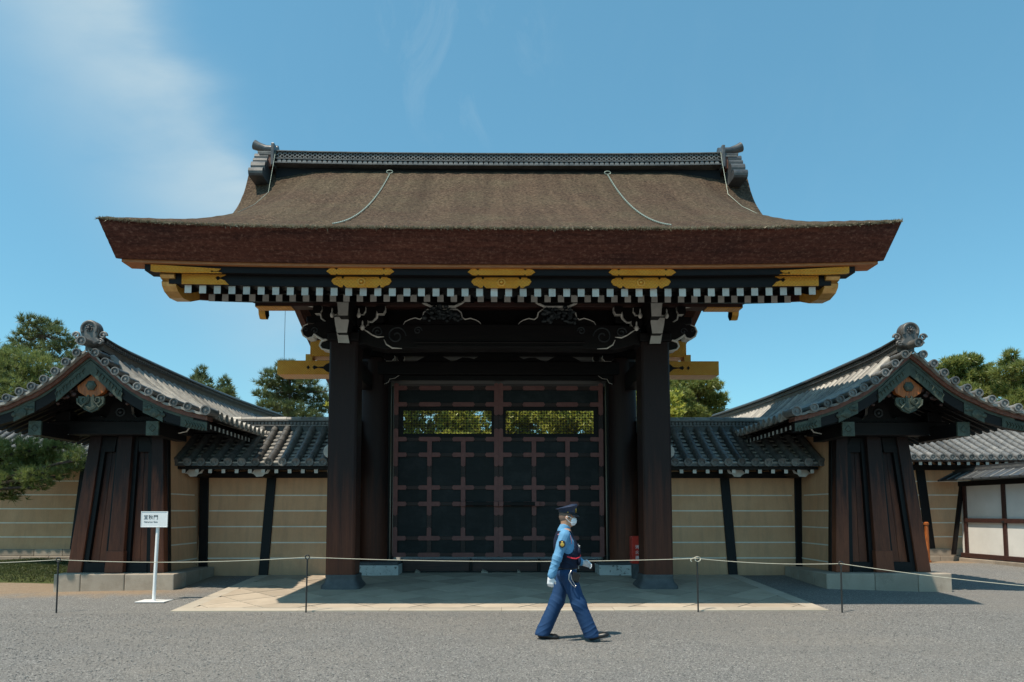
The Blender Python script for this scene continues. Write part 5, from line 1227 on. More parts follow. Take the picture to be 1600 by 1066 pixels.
tree('pine_tree', 'tall dark pine with tiered crown, left of the sign-side gable peak', 'pine tree', (p[0] + 0.1, p[1], 0), 10.2, pads_at(33, [(50, 502, 16, 6), (78, 505, 14, 6), (64, 514, 26, 7), (40, 522, 18, 6), (92, 520, 18, 6), (36, 534, 20, 6), (70, 530, 24, 6), (104, 540, 14, 6), (84, 545, 22, 6), (50, 546, 20, 6), (24, 546, 16, 6), (16, 555, 12, 5), (112, 534, 9, 5), (116, 556, 12, 6), (96, 562, 20, 6), (66, 560, 20, 6), (104, 578, 22, 8)], 1), 'needle_dark', L=0.30, Wd=0.035, n=14, dens=75, seed=8, trunk_r=0.24, group=PG)
for (px, py, seed, lab) in ((313, 588, 11, 'small distant pine top nearest the sign-side gable ridge'), (351, 604, 12, 'lowest distant pine top above the sign-side gable ridge')):
    p = at(px, py, 46); hh = p[2]
    tree('pine_tree', lab, 'pine tree', (p[0], p[1], 0), hh, pads_at(46, [(px, py - 6, 7, 8), (px - 6, py + 6, 10, 7), (px + 7, py + 8, 10, 7), (px, py + 18, 16, 9), (px - 10, py + 28, 14, 9), (px + 12, py + 28, 14, 9)], seed), 'needle_dark', L=0.40, Wd=0.05, n=12, dens=70, seed=seed, trunk_r=0.2, group=PG)
p = at(452, 640, 38)
tree('pine_tree', 'spreading pine beside the gold beam end, showing left of the gate', 'pine tree', (p[0], p[1], 0), 9.6, pads_at(38, [(446, 572, 18, 6), (462, 582, 18, 6), (428, 586, 20, 6), (452, 594, 20, 6), (416, 600, 14, 6), (480, 598, 16, 6), (436, 606, 20, 6), (462, 612, 20, 7), (412, 618, 16, 6), (494, 612, 16, 6), (440, 622, 22, 7), (476, 626, 20, 7), (420, 634, 18, 7), (508, 626, 14, 7), (452, 638, 26, 8), (500, 640, 20, 8), (430, 650, 24, 8), (476, 652, 28, 8), (540, 610, 24, 14)], 6), 'needle_dark', L=0.34, Wd=0.04, n=13, dens=95, seed=21, trunk_r=0.26, group=PG)
p = at(1090, 650, 38)
tree('garden_tree', 'yellow-green tree rising behind the wall just right of the gate', 'tree', (p[0], p[1], 0), 8.4, pads_at(38, [(1075, 600, 28, 13), (1102, 604, 26, 12), (1060, 622, 22, 14), (1090, 624, 30, 14), (1120, 628, 18, 12), (1075, 645, 30, 12), (1108, 648, 28, 10), (1040, 610, 24, 16)], 9), 'needle_yellow', L=0.30, Wd=0.07, n=12, dens=130, seed=23, trunk_r=0.24, spread=0.8, group='garden trees')
p = at(1505, 640, 36)
tree('garden_tree', 'broad yellow-green tree behind the roof slope of the fence-side gable', 'tree', (p[0], p[1], 0), 9.0, pads_at(36, [(1490, 572, 20, 12), (1512, 566, 20, 11), (1480, 590, 22, 14), (1510, 592, 28, 16), (1538, 586, 20, 14), (1500, 615, 34, 14), (1535, 615, 28, 14), (1560, 605, 20, 14), (1480, 612, 22, 12)], 10), 'needle_yellow', L=0.30, Wd=0.08, n=12, dens=130, seed=25, trunk_r=0.26, spread=0.8, group='garden trees')
p = at(1585, 640, 34)
tree('pine_tree', 'open-crowned pine at the right edge above the fence-side gable', 'pine tree', (p[0], p[1], 0), 9.4, pads_at(34, [(1580, 556, 8, 8), (1576, 570, 16, 8), (1596, 576, 18, 9), (1566, 586, 16, 9), (1590, 596, 24, 10), (1574, 612, 26, 12), (1600, 620, 26, 12), (1585, 636, 34, 12), (1620, 590, 24, 14)], 12), 'needle_yellow', L=0.32, Wd=0.04, n=13, dens=140, seed=27, trunk_r=0.2, group=PG)
for i, (X, D, lab) in enumerate(((-4.6, 33, 'lime-green garden tree seen through the lattice of the left door leaf'), (0.6, 36, 'lime-green garden tree seen through both door lattices at the middle'), (5.2, 33, 'lime-green garden tree seen through the lattice of the right door leaf'))):
    pd = []
    r_ = random.Random(50 + i)
    for q in range(26): pd.append((X + r_.uniform(-2.8, 2.8), D + r_.uniform(-1.5, 1.5), r_.uniform(3.6, 7.6), r_.uniform(0.7, 1.1), 0.8, r_.uniform(0.5, 0.8)))
    tree('garden_tree', lab, 'tree', (X, D, 0), 6.5, pd, 'leaf_lime', L=0.26, Wd=0.13, n=9, dens=70, seed=60 + i, spread=0.9, group='garden trees')

# moss bank under the near pine
def moss():
    r_ = np.random.default_rng(5); xs = np.linspace(-17.5, -9.2, 40); ys = np.linspace(15.2, 21.7, 30); rows = []
    def mz(x, y): e = min(1, (y - 15.2) / 0.8, (21.7 - y) / 0.5, (-9.2 - x) / 0.7 + 0.15 * math.sin(y * 3)); e = max(0, e); return ground_z(x, y) - 0.02 + 0.12 * e + 0.03 * math.sin(x * 2.3 + y) * e
    for y in ys: rows.append([(x, y, mz(x, y)) for x in xs])
    n = 26000; X = r_.uniform(-17.3, -9.3, n); Y = r_.uniform(15.4, 21.6, n); Z = np.array([mz(x, y) for x, y in zip(X, Y)])
    V, F = tufts(np.stack([X, Y, Z], 1), np.tile([0, 0, 1.0], (n, 1)), 3, 0.05, 0.012, 0.5, r_)
    bed = MB().grid(rows); nb = len(bed.v)
    V2 = np.concatenate([np.array(bed.v), V]); q = np.array(bed.f); T = np.concatenate([q[:, [0, 1, 2]], q[:, [0, 2, 3]], F + nb])
    o = bpy.data.objects.new('moss', np_mesh('moss', V2, T, MAT['moss_green'])); link(o); tag(o, 'low green moss bank at the foot of the left palace wall', 'moss', kind='stuff')
moss()

# ------------------------------------------------------------------ rope fence
POSTS = []
for (px, top, bot, D, lab) in ((88, 872, 957, 11.38, 'thin black rope post standing left of the white sign'), (478, 868, 957, 11.38, 'thin black rope post before the left pillar, on the paving kerb'), (1091, 870, 956, 11.38, 'thin black rope post with a knotted rope end before the right pillar'), (1316, 878, 958, 11.30, 'thin black rope post right of the paving corner')):
    b = at(px, bot, D); tp = at(px + (0 if px > 800 else 3) - (2 if px > 800 else 0), top, D); X = b[0]; z0 = ground_z(X, D); z1 = tp[2] - 0.06
    t = thing('rope_post', lab, 'post', (X, D, z0), 'black rope posts'); tl = (tp[0] - b[0]) * 0.5
    MB().tube([(X, D, z0 - 0.05), (X + tl, D, z1)], 0.013, 10).build('rod', MAT['post_iron'], t, smooth=50)
    MB().tube([(X + tl + 0.034 * math.sin(a), D, z1 + 0.032 - 0.034 * math.cos(a)) for a in np.linspace(0, 2 * PI, 19)], 0.010, 7, caps=False).build('ring', MAT['post_iron'], t, smooth=60)
    POSTS.append((X + tl, D, z1 + 0.03))
p0 = at(-260, 884, 11.4); p5 = at(1660, 921, 10.3)
chain = [(p0[0], 11.4, p0[2])] + POSTS + [(p5[0], 10.3, p5[2])]
path = []
for (a, b, sag) in zip(chain[:-1], chain[1:], (0.03, 0.06, 0.06, 0.04, 0.03)):
    for t in np.linspace(0, 1, 16)[:-1]: path.append(tuple(np.array(a) * (1 - t) + np.array(b) * t - np.array([0, 0, sag * 4 * t * (1 - t)])))
path.append(chain[-1])
rope = MB().tube(path, 0.0056, 7).build('barrier_rope', MAT['rope_fibre'], smooth=60); tag(rope, 'thin pale rope strung between the black posts across the gate', 'rope')
kx, ky, kz = POSTS[2]
m = MB(); m.tube([(kx + 0.03 * math.cos(a) * (1 + 0.1 * a), ky - 0.02 + 0.01 * math.sin(3 * a), kz - 0.01 + 0.035 * math.sin(a) * 1.1) for a in np.linspace(0, 9, 30)], 0.009, 6)
m.tube([(kx - 0.02, ky - 0.03, kz), (kx - 0.07, ky - 0.03, kz + 0.005), (kx - 0.11, ky - 0.03, kz - 0.005), (kx - 0.115, ky - 0.03, kz - 0.035), (kx - 0.10, ky - 0.03, kz - 0.05)], 0.010, 6)
m.build('knot', MAT['rope_fibre'], rope, smooth=60)

# ------------------------------------------------------------------ sign
def text_mesh(body, size, mat, ex=0.001):
    cu = bpy.data.curves.new('txt', 'FONT'); cu.body = body; cu.size = size; cu.align_x = 'CENTER'; cu.align_y = 'CENTER'; cu.extrude = ex
    o = bpy.data.objects.new('txt', cu); COL.objects.link(o); dg = bpy.context.evaluated_depsgraph_get(); me = bpy.data.meshes.new_from_object(o.evaluated_get(dg)); bpy.data.objects.remove(o)
    me.materials.clear(); me.materials.append(mat); return me
def make_sign():
    D = 12.45; b = at(241, 942, D); X = b[0]; z0 = ground_z(X, D)
    t = thing('notice_sign', 'white name sign of the gate on a slim white stand', 'sign', (X, D, z0))
    MB().box(X - 0.26, X + 0.26, D - 0.18, D + 0.18, z0 + 0.004, z0 + 0.016).build('base_plate', MAT['sign_frame'], t, bevel=0.003)
    MB().tube([(X - 0.01, D, z0 + 0.01), (X + 0.02, D, 1.42)], 0.030, 12).build('stand_pole', MAT['sign_frame'], t, smooth=50)
    zc = (at(243, 800, D)[2] + at(243, 823, D)[2]) / 2; cx = at(243.5, 811, D)[0]; hw, hh = 0.238, 0.142
    pn = MB().box(cx - hw, cx + hw, D - 0.055, D - 0.036, zc - hh, zc + hh).build('panel', MAT['sign_white'], t, bevel=0.002)
    fr = MB(); e = 0.009
    fr.box(cx - hw, cx + hw, D - 0.060, D - 0.0552, zc + hh - e, zc + hh); fr.box(cx - hw, cx + hw, D - 0.060, D - 0.0552, zc - hh, zc - hh + e); fr.box(cx - hw, cx - hw + e, D - 0.060, D - 0.0552, zc - hh + e, zc + hh - e); fr.box(cx + hw - e, cx + hw, D - 0.060, D - 0.0552, zc - hh + e, zc + hh - e)
    fr.build('frame', MAT['sign_frame'], pn)
    place('kanji_lettering', text_mesh('宜秋門', 0.088, MAT['ink']), (cx - 0.062, D - 0.0565, zc + 0.032), pn, rot=(R(90), 0, 0))
    place('name_lettering', text_mesh('Gishumon Gate', 0.038, MAT['ink']), (cx - 0.062, D - 0.0565, zc - 0.048), pn, rot=(R(90), 0, 0))
make_sign()
def extinguisher_box():
    D = 15.0; xa = at(987.0, 850, D)[0]; z1 = at(995, 838, D)[2]; z0 = 0.2; w = 0.30; z0 = at(995, 881, D)[2]
    t = thing('fire_extinguisher_box', 'red fire extinguisher box half hidden behind the right pillar', 'box', (xa + w / 2, D, z0))
    MB().box(xa, xa + w, D, D + 0.24, z0, z1).build('body', MAT['red_enamel'], t, bevel=0.012); MB().box(xa + 0.012, xa + w - 0.012, D - 0.008, D - 0.001, z0 + 0.02, z1 - 0.03).build('lid', MAT['red_enamel'], t, bevel=0.004)
    for i, c in enumerate('消火器'): place('lettering', text_mesh(c, 0.085, MAT['white_ink']), (xa + 0.115, D - 0.010, z1 - 0.24 - i * 0.115), t, rot=(R(90), 0, 0))
    # stand so that the box rests on the plinth top
    MB().box(xa + 0.03, xa + w - 0.03, D + 0.02, D + 0.22, ground_z(xa, D), z0).build('stand', MAT['dark_stone'], t)
extinguisher_box()
p = at(1450, 865, 21.0)
def cone():
    p = at(1449.5, 870, 21.2); X, D = p[0], 21.2; z0 = ground_z(X, D); t = thing('marker_post', 'orange marker post half hidden behind the fence-side wall end', 'post', (X, D, z0))
    MB().lathe([(0.10, 0), (0.10, 0.05), (0.065, 0.06), (0.055, 1.15), (0.075, 1.16), (0.075, 1.22), (0.03, 1.25)], (X, D, z0), 'z', 14).build('shaft', MAT['orange_board'], t, smooth=40)
cone()

# ------------------------------------------------------------------ the guard
def cap(P, a, b, ra, rb):
    a = np.array(a, float); b = np.array(b, float); ab = b - a; h = np.clip(((P - a) @ ab) / (ab @ ab), 0, 1)
    return np.linalg.norm(P - a - h[:, None] * ab, axis=1) - (ra + (rb - ra) * h)
def ell(P, c, r):
    q = (P - np.array(c, float)) / np.array(r, float); k = np.linalg.norm(q, axis=1); return (k - 1) * min(r)
def smin(a, b, k):
    h = np.clip(0.5 + 0.5 * (b - a) / k, 0, 1); return b * (1 - h) + a * h - k * h * (1 - h)
def surface(fn, lo, hi, h):
    """naive surface nets of fn = 0 in the box lo..hi with cell h"""
    lo = np.array(lo, float); n = np.ceil((np.array(hi) - lo) / h).astype(int) + 1
    g = np.stack(np.meshgrid(*[lo[i] + h * np.arange(n[i]) for i in range(3)], indexing='ij'), -1); v = fn(g.reshape(-1, 3)).reshape(n)
    s = v < 0; c = n - 1; cnt = np.zeros(c, int); acc = np.zeros((*c, 3))
    idx = np.stack(np.meshgrid(*[np.arange(k) for k in c], indexing='ij'), -1)
    offs = [(i, j, k) for i in (0, 1) for j in (0, 1) for k in (0, 1)]
    sl = lambda o: tuple(slice(o[i], o[i] + c[i]) for i in range(3))
    for a in offs:
        for ax in range(3):
            if a[ax]: continue
            b = list(a); b[ax] = 1; va, vb = v[sl(a)], v[sl(b)]; m = (va < 0) != (vb < 0)
            t = np.where(m, va / np.where(m, va - vb, 1), 0); pos = np.array(a, float) + np.zeros((*c, 3)); pos[..., ax] += t
            acc += np.where(m[..., None], pos, 0); cnt += m
    act = cnt > 0; ids = -np.ones(c, int); ids[act] = np.arange(act.sum()); V = lo + h * (idx[act] + acc[act] / cnt[act][:, None]); F = []
    for ax in range(3):
        o = [slice(None)] * 3; o2 = [slice(None)] * 3; o[ax] = slice(0, -1); o2[ax] = slice(1, None); d = s[tuple(o)] != s[tuple(o2)]; flip = s[tuple(o)]
        b1, b2 = [k for k in range(3) if k != ax]; I = np.argwhere(d); I = I[(I[:, b1] > 0) & (I[:, b2] > 0) & (I[:, b1] < c[b1]) & (I[:, b2] < c[b2])]
        def q(d1, d2): J = I.copy(); J[:, b1] -= d1; J[:, b2] -= d2; return ids[tuple(J.T)]
        Q = np.stack([q(1, 1), q(0, 1), q(0, 0), q(1, 0)], 1); fl = flip[tuple(I.T)] ^ (ax == 1); Q[fl] = Q[fl][:, ::-1]; F.append(Q)
    F = np.concatenate(F); F = F[:, ::-1] if True else F
    return V, F
GB = at(887, 1001, 8.92); GXp, GYp = float(GB[0]), 8.92
guard = thing('person', 'guard in blue shirt, navy vest, trousers and peaked cap, walking with white gloves and mask', 'person', (GXp, GYp, 0))
def gpart(name, fn, lo, hi, h, mat, parent=guard):
    V, F = surface(fn, lo, hi, h); o = bpy.data.objects.new(name, np_mesh(name, V, F, MAT[mat], True)); link(o, parent); ORG[o] = Vector((GXp, GYp, 0)); return o
def gmb(m, name, mat, parent=guard, smooth=50, bevel=0):
    m.v = [(x + GXp, y + GYp, z) for x, y, z in m.v]; o = m.build(name, MAT[mat], parent, smooth=smooth, bevel=bevel); return o
# local frame: x forward (to the right of the picture), y away from the camera, z up; his right side is nearest
HIP = (-0.01, 0, 0.87)
SHR, ELR, WRR = (-0.055, -0.185, 1.345), (-0.150, -0.235, 1.070), (-0.225, -0.235, 0.845)
SHL, ELL_, WRL = (-0.015, 0.185, 1.345), (0.02, 0.225, 1.075), (0.205, 0.190, 0.985)
HR, KR, AR = (-0.005, -0.09, 0.86), (0.135, -0.095, 0.475), (0.295, -0.09, 0.105)
HL, KL, AL = (-0.015, 0.09, 0.86), (-0.125, 0.09, 0.49), (-0.325, 0.09, 0.105)
HD = (0.005, 0, 1.575)
def wr(P, s=1.0):
    return 0.004 * s * (np.sin(P[:, 2] * 62 + P[:, 0] * 40 + P[:, 1] * 23) + 0.7 * np.sin(P[:, 2] * 35 - P[:, 0] * 71 + 1.3) + 0.5 * np.sin(P[:, 0] * 95 + P[:, 2] * 18))
def ridge_fold(P, v, ph, amp, c, rad):
    """sharp cloth folds running across direction v, fading out around c"""
    w = 1 - np.abs(np.sin(P @ np.array(v, float) + ph + 0.8 * np.sin(P[:, 1] * 21 + P[:, 2] * 9))); return -amp * w ** 3 * np.exp(-(np.linalg.norm(P - np.array(c), axis=1) / rad) ** 2)
def f_body(P):
    d = ell(P, (HD[0] - 0.002, 0, HD[2] + 0.018), (0.098, 0.077, 0.112))
    d = smin(d, ell(P, (HD[0] + 0.042, 0, HD[2] - 0.055), (0.055, 0.055, 0.062)), 0.03)
    d = smin(d, cap(P, (-0.035, 0, 1.36), (-0.015, 0, 1.52), 0.062, 0.056), 0.03)
    d = smin(d, cap(P, (HD[0] + 0.088, 0, HD[2] + 0.01), (HD[0] + 0.106, 0, HD[2] - 0.025), 0.010, 0.016), 0.014)
    d = smin(d, cap(P, (-0.03, 0, 1.30), (-0.015, 0, 0.90), 0.115, 0.11), 0.08)
    d = smin(d, cap(P, (-0.04, -0.12, 1.34), (-0.04, 0.12, 1.34), 0.07, 0.07), 0.06)
    for a, b, c in ((SHR, ELR, WRR), (SHL, ELL_, WRL)):
        d = smin(d, cap(P, a, b, 0.05, 0.040), 0.03); d = smin(d, cap(P, b, c, 0.040, 0.028), 0.02)
    for a, b, c in ((HR, KR, AR), (HL, KL, AL)):
        d = smin(d, cap(P, a, b, 0.078, 0.055), 0.04); d = smin(d, cap(P, b, c, 0.052, 0.036), 0.02)
    return d
body = gpart('body', f_body, (-0.48, -0.34, 0.02), (0.48, 0.34, 1.75), 0.0105, 'skin')
def f_hair(P):
    d = ell(P, (HD[0] - 0.008, 0, HD[2] + 0.022), (0.101, 0.080, 0.114))
    cut = np.maximum(P[:, 0] - (HD[0] + 0.045), -(P[:, 2] - (HD[2] - 0.035) - 0.5 * np.clip(P[:, 0] - HD[0] + 0.02, -0.02, 0.2))); return np.maximum(d, cut)
gpart('hair', f_hair, (-0.16, -0.12, 1.45), (0.16, 0.12, 1.74), 0.008, 'shaved_hair')
m = MB()
for y in (-0.078, 0.078):
    m = MB(); m.ball((HD[0] - 0.012, y, HD[2] - 0.002), (0.021, 0.012, 0.034), 10, 7); m.ball((HD[0] - 0.008, y * 1.06, HD[2] + 0.004), (0.012, 0.010, 0.022), 8, 5); gmb(m, 'ear', 'skin', body)

m = MB()
for y in (-0.034, 0.034): m.ball((HD[0] + 0.083, y, HD[2] + 0.022), (0.012, 0.014, 0.008), 8, 5)
gmb(m, 'eye', 'eye_dark', body)
m = MB()
for y in (-0.038, 0.038): m.tube([(HD[0] + 0.092, y - 0.02, HD[2] + 0.040), (HD[0] + 0.094, y, HD[2] + 0.045), (HD[0] + 0.086, y + 0.02, HD[2] + 0.040)], 0.005, 6)
gmb(m, 'eyebrow', 'eye_dark', body)
def f_mask(P):
    d = ell(P, (HD[0] + 0.052, 0, HD[2] - 0.042), (0.072, 0.066, 0.068)) + 0.002 * np.sin(P[:, 2] * 220)
    d2 = -(d + 0.010); cut = np.maximum(HD[0] + 0.042 - P[:, 0] - 0.4 * (P[:, 2] - HD[2]) * 0, P[:, 2] - (HD[2] + 0.006)); return np.maximum(np.maximum(d, d2), cut)
mask = gpart('face_mask', f_mask, (0.0, -0.1, 1.42), (0.18, 0.1, 1.62), 0.006, 'white_cloth')
m = MB()
for y in (-1, 1):
    m.tube([(HD[0] + 0.05, y * 0.064, HD[2] - 0.005), (HD[0] + 0.02, y * 0.082, HD[2] + 0.012), (HD[0] - 0.018, y * 0.088, HD[2] + 0.018), (HD[0] - 0.026, y * 0.088, HD[2] - 0.005), (HD[0] + 0.01, y * 0.08, HD[2] - 0.045), (HD[0] + 0.05, y * 0.062, HD[2] - 0.075)], 0.0035, 6)
gmb(m, 'ear_loop', 'white_cloth', mask)
# cap: band, flared crown, peak, badge
def ring(rx, ry, cx, z, tilt, n=28): return [(cx + rx * math.cos(2 * PI * j / n), ry * math.sin(2 * PI * j / n), z + tilt * math.cos(2 * PI * j / n)) for j in range(n)]
tl = 0.012
cz = HD[2] + 0.055
rows = [ring(0.108, 0.086, HD[0] - 0.005, cz, -0.012), ring(0.109, 0.088, HD[0] - 0.005, cz + 0.045, 0.0), ring(0.142, 0.122, HD[0] - 0.008, cz + 0.075, 0.022), ring(0.145, 0.126, HD[0] - 0.008, cz + 0.082, 0.024), ring(0.128, 0.11, HD[0] - 0.004, cz + 0.095, 0.030), ring(0.07, 0.06, HD[0], cz + 0.102, 0.022), ring(0.004, 0.004, HD[0], cz + 0.104, 0.0)]
capo = gmb(MB().grid(rows, closed=True), 'peaked_cap', 'cap_navy', smooth=60)
pk = []
for r, dz in ((0.0, 0.0), (0.035, -0.014), (0.062, -0.036)):
    pk.append([(HD[0] - 0.005 + (0.106 + r) * math.cos(a), (0.086 + r * 0.4) * math.sin(a), cz - 0.008 + dz + 0.004) for a in np.linspace(-1.15, 1.15, 15)])
m = MB().grid(pk); m2 = [[(x, y, z - 0.004) for x, y, z in r] for r in pk]; m.grid(m2); gmb(m, 'cap_peak', 'black_leather', capo, smooth=60)
m = MB(); m.ball((HD[0] + 0.112, 0, cz + 0.052), (0.010, 0.026, 0.034), 10, 6); m.ball((HD[0] + 0.112, 0, cz + 0.022), (0.008, 0.018, 0.014), 8, 5); gmb(m, 'cap_badge', 'badge_gold', capo)
m = MB().tube(ring(0.1105, 0.0895, HD[0] - 0.005, cz + 0.012, -0.009) + [ring(0.1105, 0.0895, HD[0] - 0.005, cz + 0.012, -0.009)[0]], 0.005, 6, caps=False); gmb(m, 'cap_cord', 'black_leather', capo)
m = MB(); m.ball((HD[0] - 0.0, -0.094, cz + 0.016), (0.007, 0.005, 0.007), 8, 5); gmb(m, 'cap_button', 'badge_gold', capo)
# shirt
def torso(P, g=0.0):
    d = ell(P, (-0.03, 0, 1.245), (0.130 + g, 0.178 + g, 0.17 + g))
    d = smin(d, ell(P, (0.012, 0, 1.10), (0.138 + g, 0.168 + g, 0.17 + g)), 0.09)
    d = smin(d, ell(P, (-0.005, 0, 0.93), (0.125 + g, 0.162 + g, 0.11 + g)), 0.08)
    d = smin(d, cap(P, (-0.04, -0.125, 1.355), (-0.04, 0.125, 1.355), 0.068 + g, 0.068 + g), 0.05); return d
def f_shirt(P):
    d = torso(P) + ridge_fold(P, (28, 10, 36), 0.2, 0.009, (0.02, -0.15, 1.25), 0.16)
    for a, b, c in ((SHR, ELR, WRR), (SHL, ELL_, WRL)):
        a2 = np.array(a) * 1.0; arm = smin(cap(P, a2, b, 0.070, 0.056), cap(P, b, c, 0.058, 0.046), 0.03)
        fold = 0.005 * np.sin(((P - np.array(b)) @ (np.array(c) - np.array(a))) * 95 + P[:, 0] * 30) * np.exp(-np.linalg.norm(P - np.array(b) * 0.55 - np.array(c) * 0.45, axis=1) / 0.16)
        d = smin(d, arm + ridge_fold(P, (20, 10, 60), 0.3, 0.012, np.array(b) * 0.8 + np.array(c) * 0.2, 0.10) + ridge_fold(P, (-34, 8, 52), 1.1, 0.010, np.array(b) * 0.25 + np.array(c) * 0.75, 0.10) + ridge_fold(P, (40, 6, -30), 0.6, 0.010, np.array(a) * 0.7 + np.array(b) * 0.3, 0.12), 0.035)
        d = smin(d, cap(P, np.array(b) * 0.22 + np.array(c) * 0.78, np.array(b) * 0.1 + np.array(c) * 0.9, 0.052, 0.051), 0.012)
    d = smin(d, cap(P, (-0.045, 0, 1.40), (-0.022, 0, 1.462), 0.080, 0.070), 0.012)
    d = np.maximum(d, -np.maximum(cap(P, (-0.03, 0, 1.44), (-0.01, 0, 1.60), 0.057, 0.058), 1.42 - P[:, 2])); d = np.maximum(d, P[:, 2] - 1.488 + 0.55 * np.clip(P[:, 0] + 0.02, -0.05, 0.2)); d = np.maximum(d, 0.89 - P[:, 2] - 0.5 * (np.abs(P[:, 1]) > 0.165)); return d
shirt = gpart('shirt', f_shirt, (-0.36, -0.34, 0.80), (0.36, 0.34, 1.52), 0.0072, 'shirt_blue')
def f_vest(P):
    d = torso(P, 0.016) + ridge_fold(P, (22, 12, 40), 0.9, 0.009, (0.0, -0.16, 1.05), 0.16)
    d = np.maximum(d, -(torso(P, -0.02)))
    d = np.maximum(d, P[:, 2] - 1.405); d = np.maximum(d, 0.925 - P[:, 2])
    for sd in (-1, 1):       # arm holes and open front neck
        d = np.maximum(d, -ell(P, (-0.005, sd * 0.205, 1.275), (0.112, 0.105, 0.165)))
    d = np.maximum(d, -ell(P, (0.12, 0, 1.37), (0.11, 0.105, 0.17))); return d
vest = gpart('vest', f_vest, (-0.24, -0.27, 0.90), (0.24, 0.27, 1.46), 0.008, 'vest_navy')
m = MB()
for y, z in ((-0.10, 1.02), (0.08, 1.02), (-0.09, 1.14)): m.ball((0.14, y, z), (0.028, 0.055, 0.055), 10, 7)
gmb(m, 'vest_pocket', 'vest_navy', vest)
m = MB(); m.ball((0.135, -0.05, 1.205), (0.018, 0.022, 0.034), 8, 6); m.ball((0.152, -0.055, 1.20), (0.012, 0.016, 0.022), 8, 6); gmb(m, 'radio_microphone', 'steel', vest)
m = MB(); m.tube([(-0.02, -0.196, 1.085), (0.04, -0.197, 1.062), (0.10, -0.165, 1.055), (0.145, -0.11, 1.068), (0.162, -0.07, 1.09), (0.150, -0.06, 1.13), (0.130, -0.075, 1.175)], 0.009, 7); m.tube([(0.160, -0.075, 1.09), (0.150, -0.09, 1.12), (0.135, -0.09, 1.165)], 0.006, 6); gmb(m, 'red_lanyard', 'red_cord', vest)
m = MB(); m.tube([(-0.135, -0.175, 1.36), (-0.075, -0.222, 1.388), (-0.015, -0.205, 1.385), (0.025, -0.165, 1.35)], 0.006, 6); m.tube([(0.02, -0.185, 1.355), (0.035, -0.19, 1.30), (0.04, -0.185, 1.24)], 0.005, 6); gmb(m, 'shoulder_cord', 'stripe_pink', shirt)
pc = (-0.092, -0.2815, 1.243)
m = MB().prism([(-0.040, 0.036), (0.0, 0.052), (0.040, 0.036), (0.040, -0.022), (0.0, -0.050), (-0.040, -0.022)], -0.010, 0.030); m.v = [(x + pc[0], y + pc[1], z + pc[2]) for x, y, z in m.v]
patch = gmb(m, 'arm_patch', 'ink', shirt, smooth=None, bevel=0.004)
m = MB(); m.lathe([(0.024, 0), (0.024, -0.004), (0.016, -0.006)], (pc[0], pc[1] - 0.011, pc[2] - 0.004), 'y', 12); m.ball((pc[0], pc[1] - 0.013, pc[2] + 0.026), (0.012, 0.004, 0.010), 8, 5); gmb(m, 'patch_emblem', 'badge_gold', patch)
# trousers
def f_trousers(P):
    d = ell(P, (-0.008, 0, 0.865), (0.132, 0.166, 0.12))
    for a, b, c in ((HR, KR, AR), (HL, KL, AL)):
        b = np.array(b); c = np.array(c); hem = c + np.array([0.006, 0, -0.035])
        leg = smin(cap(P, a, b, 0.098, 0.080), cap(P, b, hem, 0.082, 0.086), 0.05)
        crease = ridge_fold(P, (30, 6, 42), 0.4, 0.011, b + [-0.03, 0, -0.02], 0.13) + ridge_fold(P, (-26, 4, 46), 1.0, 0.012, c + [0, 0, 0.06], 0.12) + ridge_fold(P, (44, 0, -18), 0.2, 0.010, np.array(a) + [0.02, 0, -0.06], 0.13)
        ax = (c - np.array(a)) / np.linalg.norm(c - np.array(a)); q = P - np.array(a); lat = q[:, 1]; fr = q[:, 0] * ax[2] * -1 + q[:, 2] * ax[0]
        press = -0.010 * np.exp(-(lat / 0.014) ** 2) * (np.abs(fr) > 0.02)
        d = smin(d, leg + crease + press, 0.03)
    d = np.maximum(d, P[:, 2] - 0.945)
    for c, sl, z0 in ((AR, 0.55, 0.055), (AL, -0.05, 0.050)):
        near = np.abs(P[:, 1] - c[1]) < 0.12; d = np.where(near, np.maximum(d, z0 + sl * 0.25 * (P[:, 0] - c[0]) - P[:, 2]), d)
    return d
trousers = gpart('trousers', f_trousers, (-0.50, -0.24, 0.01), (0.50, 0.24, 0.97), 0.008, 'navy_cloth')
m = MB()
for dz, r in ((0.0, 0.0), (0.045, 0.0)): pass
rows = [ring(0.136, 0.170, -0.004, 0.918, 0.0), ring(0.146, 0.180, -0.004, 0.920, 0.0), ring(0.146, 0.180, -0.004, 0.958, 0.0), ring(0.136, 0.170, -0.004, 0.960, 0.0)]
belt = gmb(MB().grid(rows, closed=True), 'belt', 'black_leather', smooth=40)
m = MB(); m.box(0.13, 0.15, -0.03, 0.03, 0.918, 0.962); gmb(m, 'buckle', 'steel', belt, smooth=None)
m = MB(); m.hexa([(0.035, -0.235, 0.79), (0.115, -0.215, 0.75), (0.115, -0.165, 0.75), (0.035, -0.175, 0.79), (0.050, -0.235, 0.90), (0.150, -0.205, 0.865), (0.150, -0.160, 0.865), (0.050, -0.175, 0.90)]); pouch = gmb(m, 'belt_pouch', 'black_leather', smooth=None, bevel=0.010)
m = MB(); m.tube([(0.03, -0.20, 0.91), (0.0, -0.225, 0.86), (-0.005, -0.225, 0.80), (0.035, -0.23, 0.735), (0.075, -0.225, 0.70), (0.085, -0.21, 0.72)], 0.006, 6); m.tube([(0.02, -0.205, 0.88), (0.03, -0.225, 0.81), (0.075, -0.225, 0.725)], 0.004, 6); gmb(m, 'key_strap', 'steel', pouch)
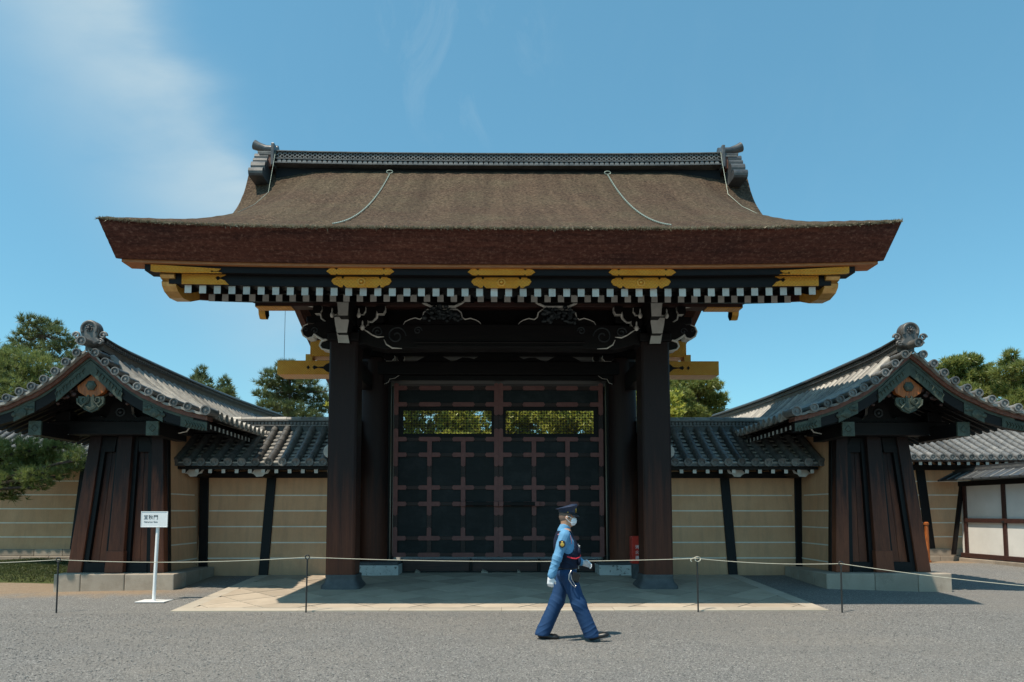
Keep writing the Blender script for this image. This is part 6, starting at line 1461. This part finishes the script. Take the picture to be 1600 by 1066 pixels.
# gloved hands: palm, four fingers and a thumb
def hand(Wp, along, palm_n, thumb_d, curl, name):
    a = np.array(along, float); a /= np.linalg.norm(a); nrm_ = np.array(palm_n, float); nrm_ -= a * (nrm_ @ a); nrm_ /= np.linalg.norm(nrm_); sd = np.cross(a, nrm_); sd *= 1 if sd @ np.array(thumb_d) > 0 else -1; Wp = np.array(Wp, float)
    segs = [(Wp - a * 0.02, Wp + a * 0.03, 0.033, 0.030)]
    palm = [(Wp + a * 0.02 + sd * o * 0.8, Wp + a * 0.085 + sd * o, 0.019, 0.016) for o in (-0.028, -0.010, 0.010, 0.028)]
    fing = []
    for o, L in ((0.028, 0.070), (0.010, 0.078), (-0.010, 0.072), (-0.028, 0.058)):
        p = Wp + a * 0.085 + sd * o; d = a.copy(); ang = 0.15
        for k, f in enumerate((0.44, 0.32, 0.26)):
            ang += curl; d = a * math.cos(ang) + nrm_ * math.sin(ang); q = p + d * L * f; fing.append((p, q, 0.0108 - 0.001 * k, 0.0098 - 0.001 * k)); p = q
    p = Wp + a * 0.030 + sd * 0.030; q = p + (sd * 0.62 + a * 0.66 + nrm_ * 0.35) * 0.040; r = q + (sd * 0.10 + a * 0.85 + nrm_ * 0.5) * 0.034
    th = [(p, q, 0.0145, 0.0125), (q, r, 0.0118, 0.0098)]
    def fn(P):
        d = cap(P, *segs[0])
        for s_ in palm: d = smin(d, cap(P, *s_), 0.014)
        for i, s_ in enumerate(fing): d = smin(d, cap(P, *s_), 0.005)
        for s_ in th: d = smin(d, cap(P, *s_), 0.007)
        return d
    lo = Wp - 0.19; hi = Wp + 0.19; return gpart(name, fn, lo, hi, 0.0042, 'white_cloth')
hand(np.array(WRR) + [-0.006, 0, -0.012], (-0.06, 0.03, -1.0), (0.2, 1.0, 0), (1, 0, 0), 0.42, 'glove')
hand(np.array(WRL) + [0.012, -0.006, -0.004], (1.0, -0.25, -0.28), (-0.1, -0.9, -0.45), (0.1, 0, 1), 0.36, 'glove')
# shoes
def shoe(heel, toe, y, name):
    h = np.array([heel[0], y, heel[1]]); t = np.array([toe[0], y, toe[1]]); u = (t - h) / np.linalg.norm(t - h); n = np.array([-u[2], 0, u[0]]); L = np.linalg.norm(t - h)
    def fn(P):
        q = P - h; a = q @ u; b = q @ n; c = q[:, 1]
        d = cap(np.stack([a, c, b], 1), (0.045, 0, 0.030), (L - 0.055, 0, 0.022), 0.038, 0.036); d = smin(d, cap(np.stack([a, c, b], 1), (0.05, 0, 0.06), (0.07, 0, 0.10), 0.042, 0.045), 0.03)
        d = smin(d, ell(np.stack([a, c, b], 1), (L - 0.065, 0, 0.020), (0.068, 0.043, 0.028)), 0.02); return np.maximum(d, -b)
    return gpart(name, fn, np.minimum(h, t) - [0.06, 0.08, 0.08], np.maximum(h, t) + [0.06, 0.08, 0.18], 0.0065, 'black_leather')
shoe((0.262, 0.006), (0.525, 0.080), -0.09, 'shoe'); shoe((-0.385, 0.014), (-0.100, 0.004), 0.09, 'shoe')
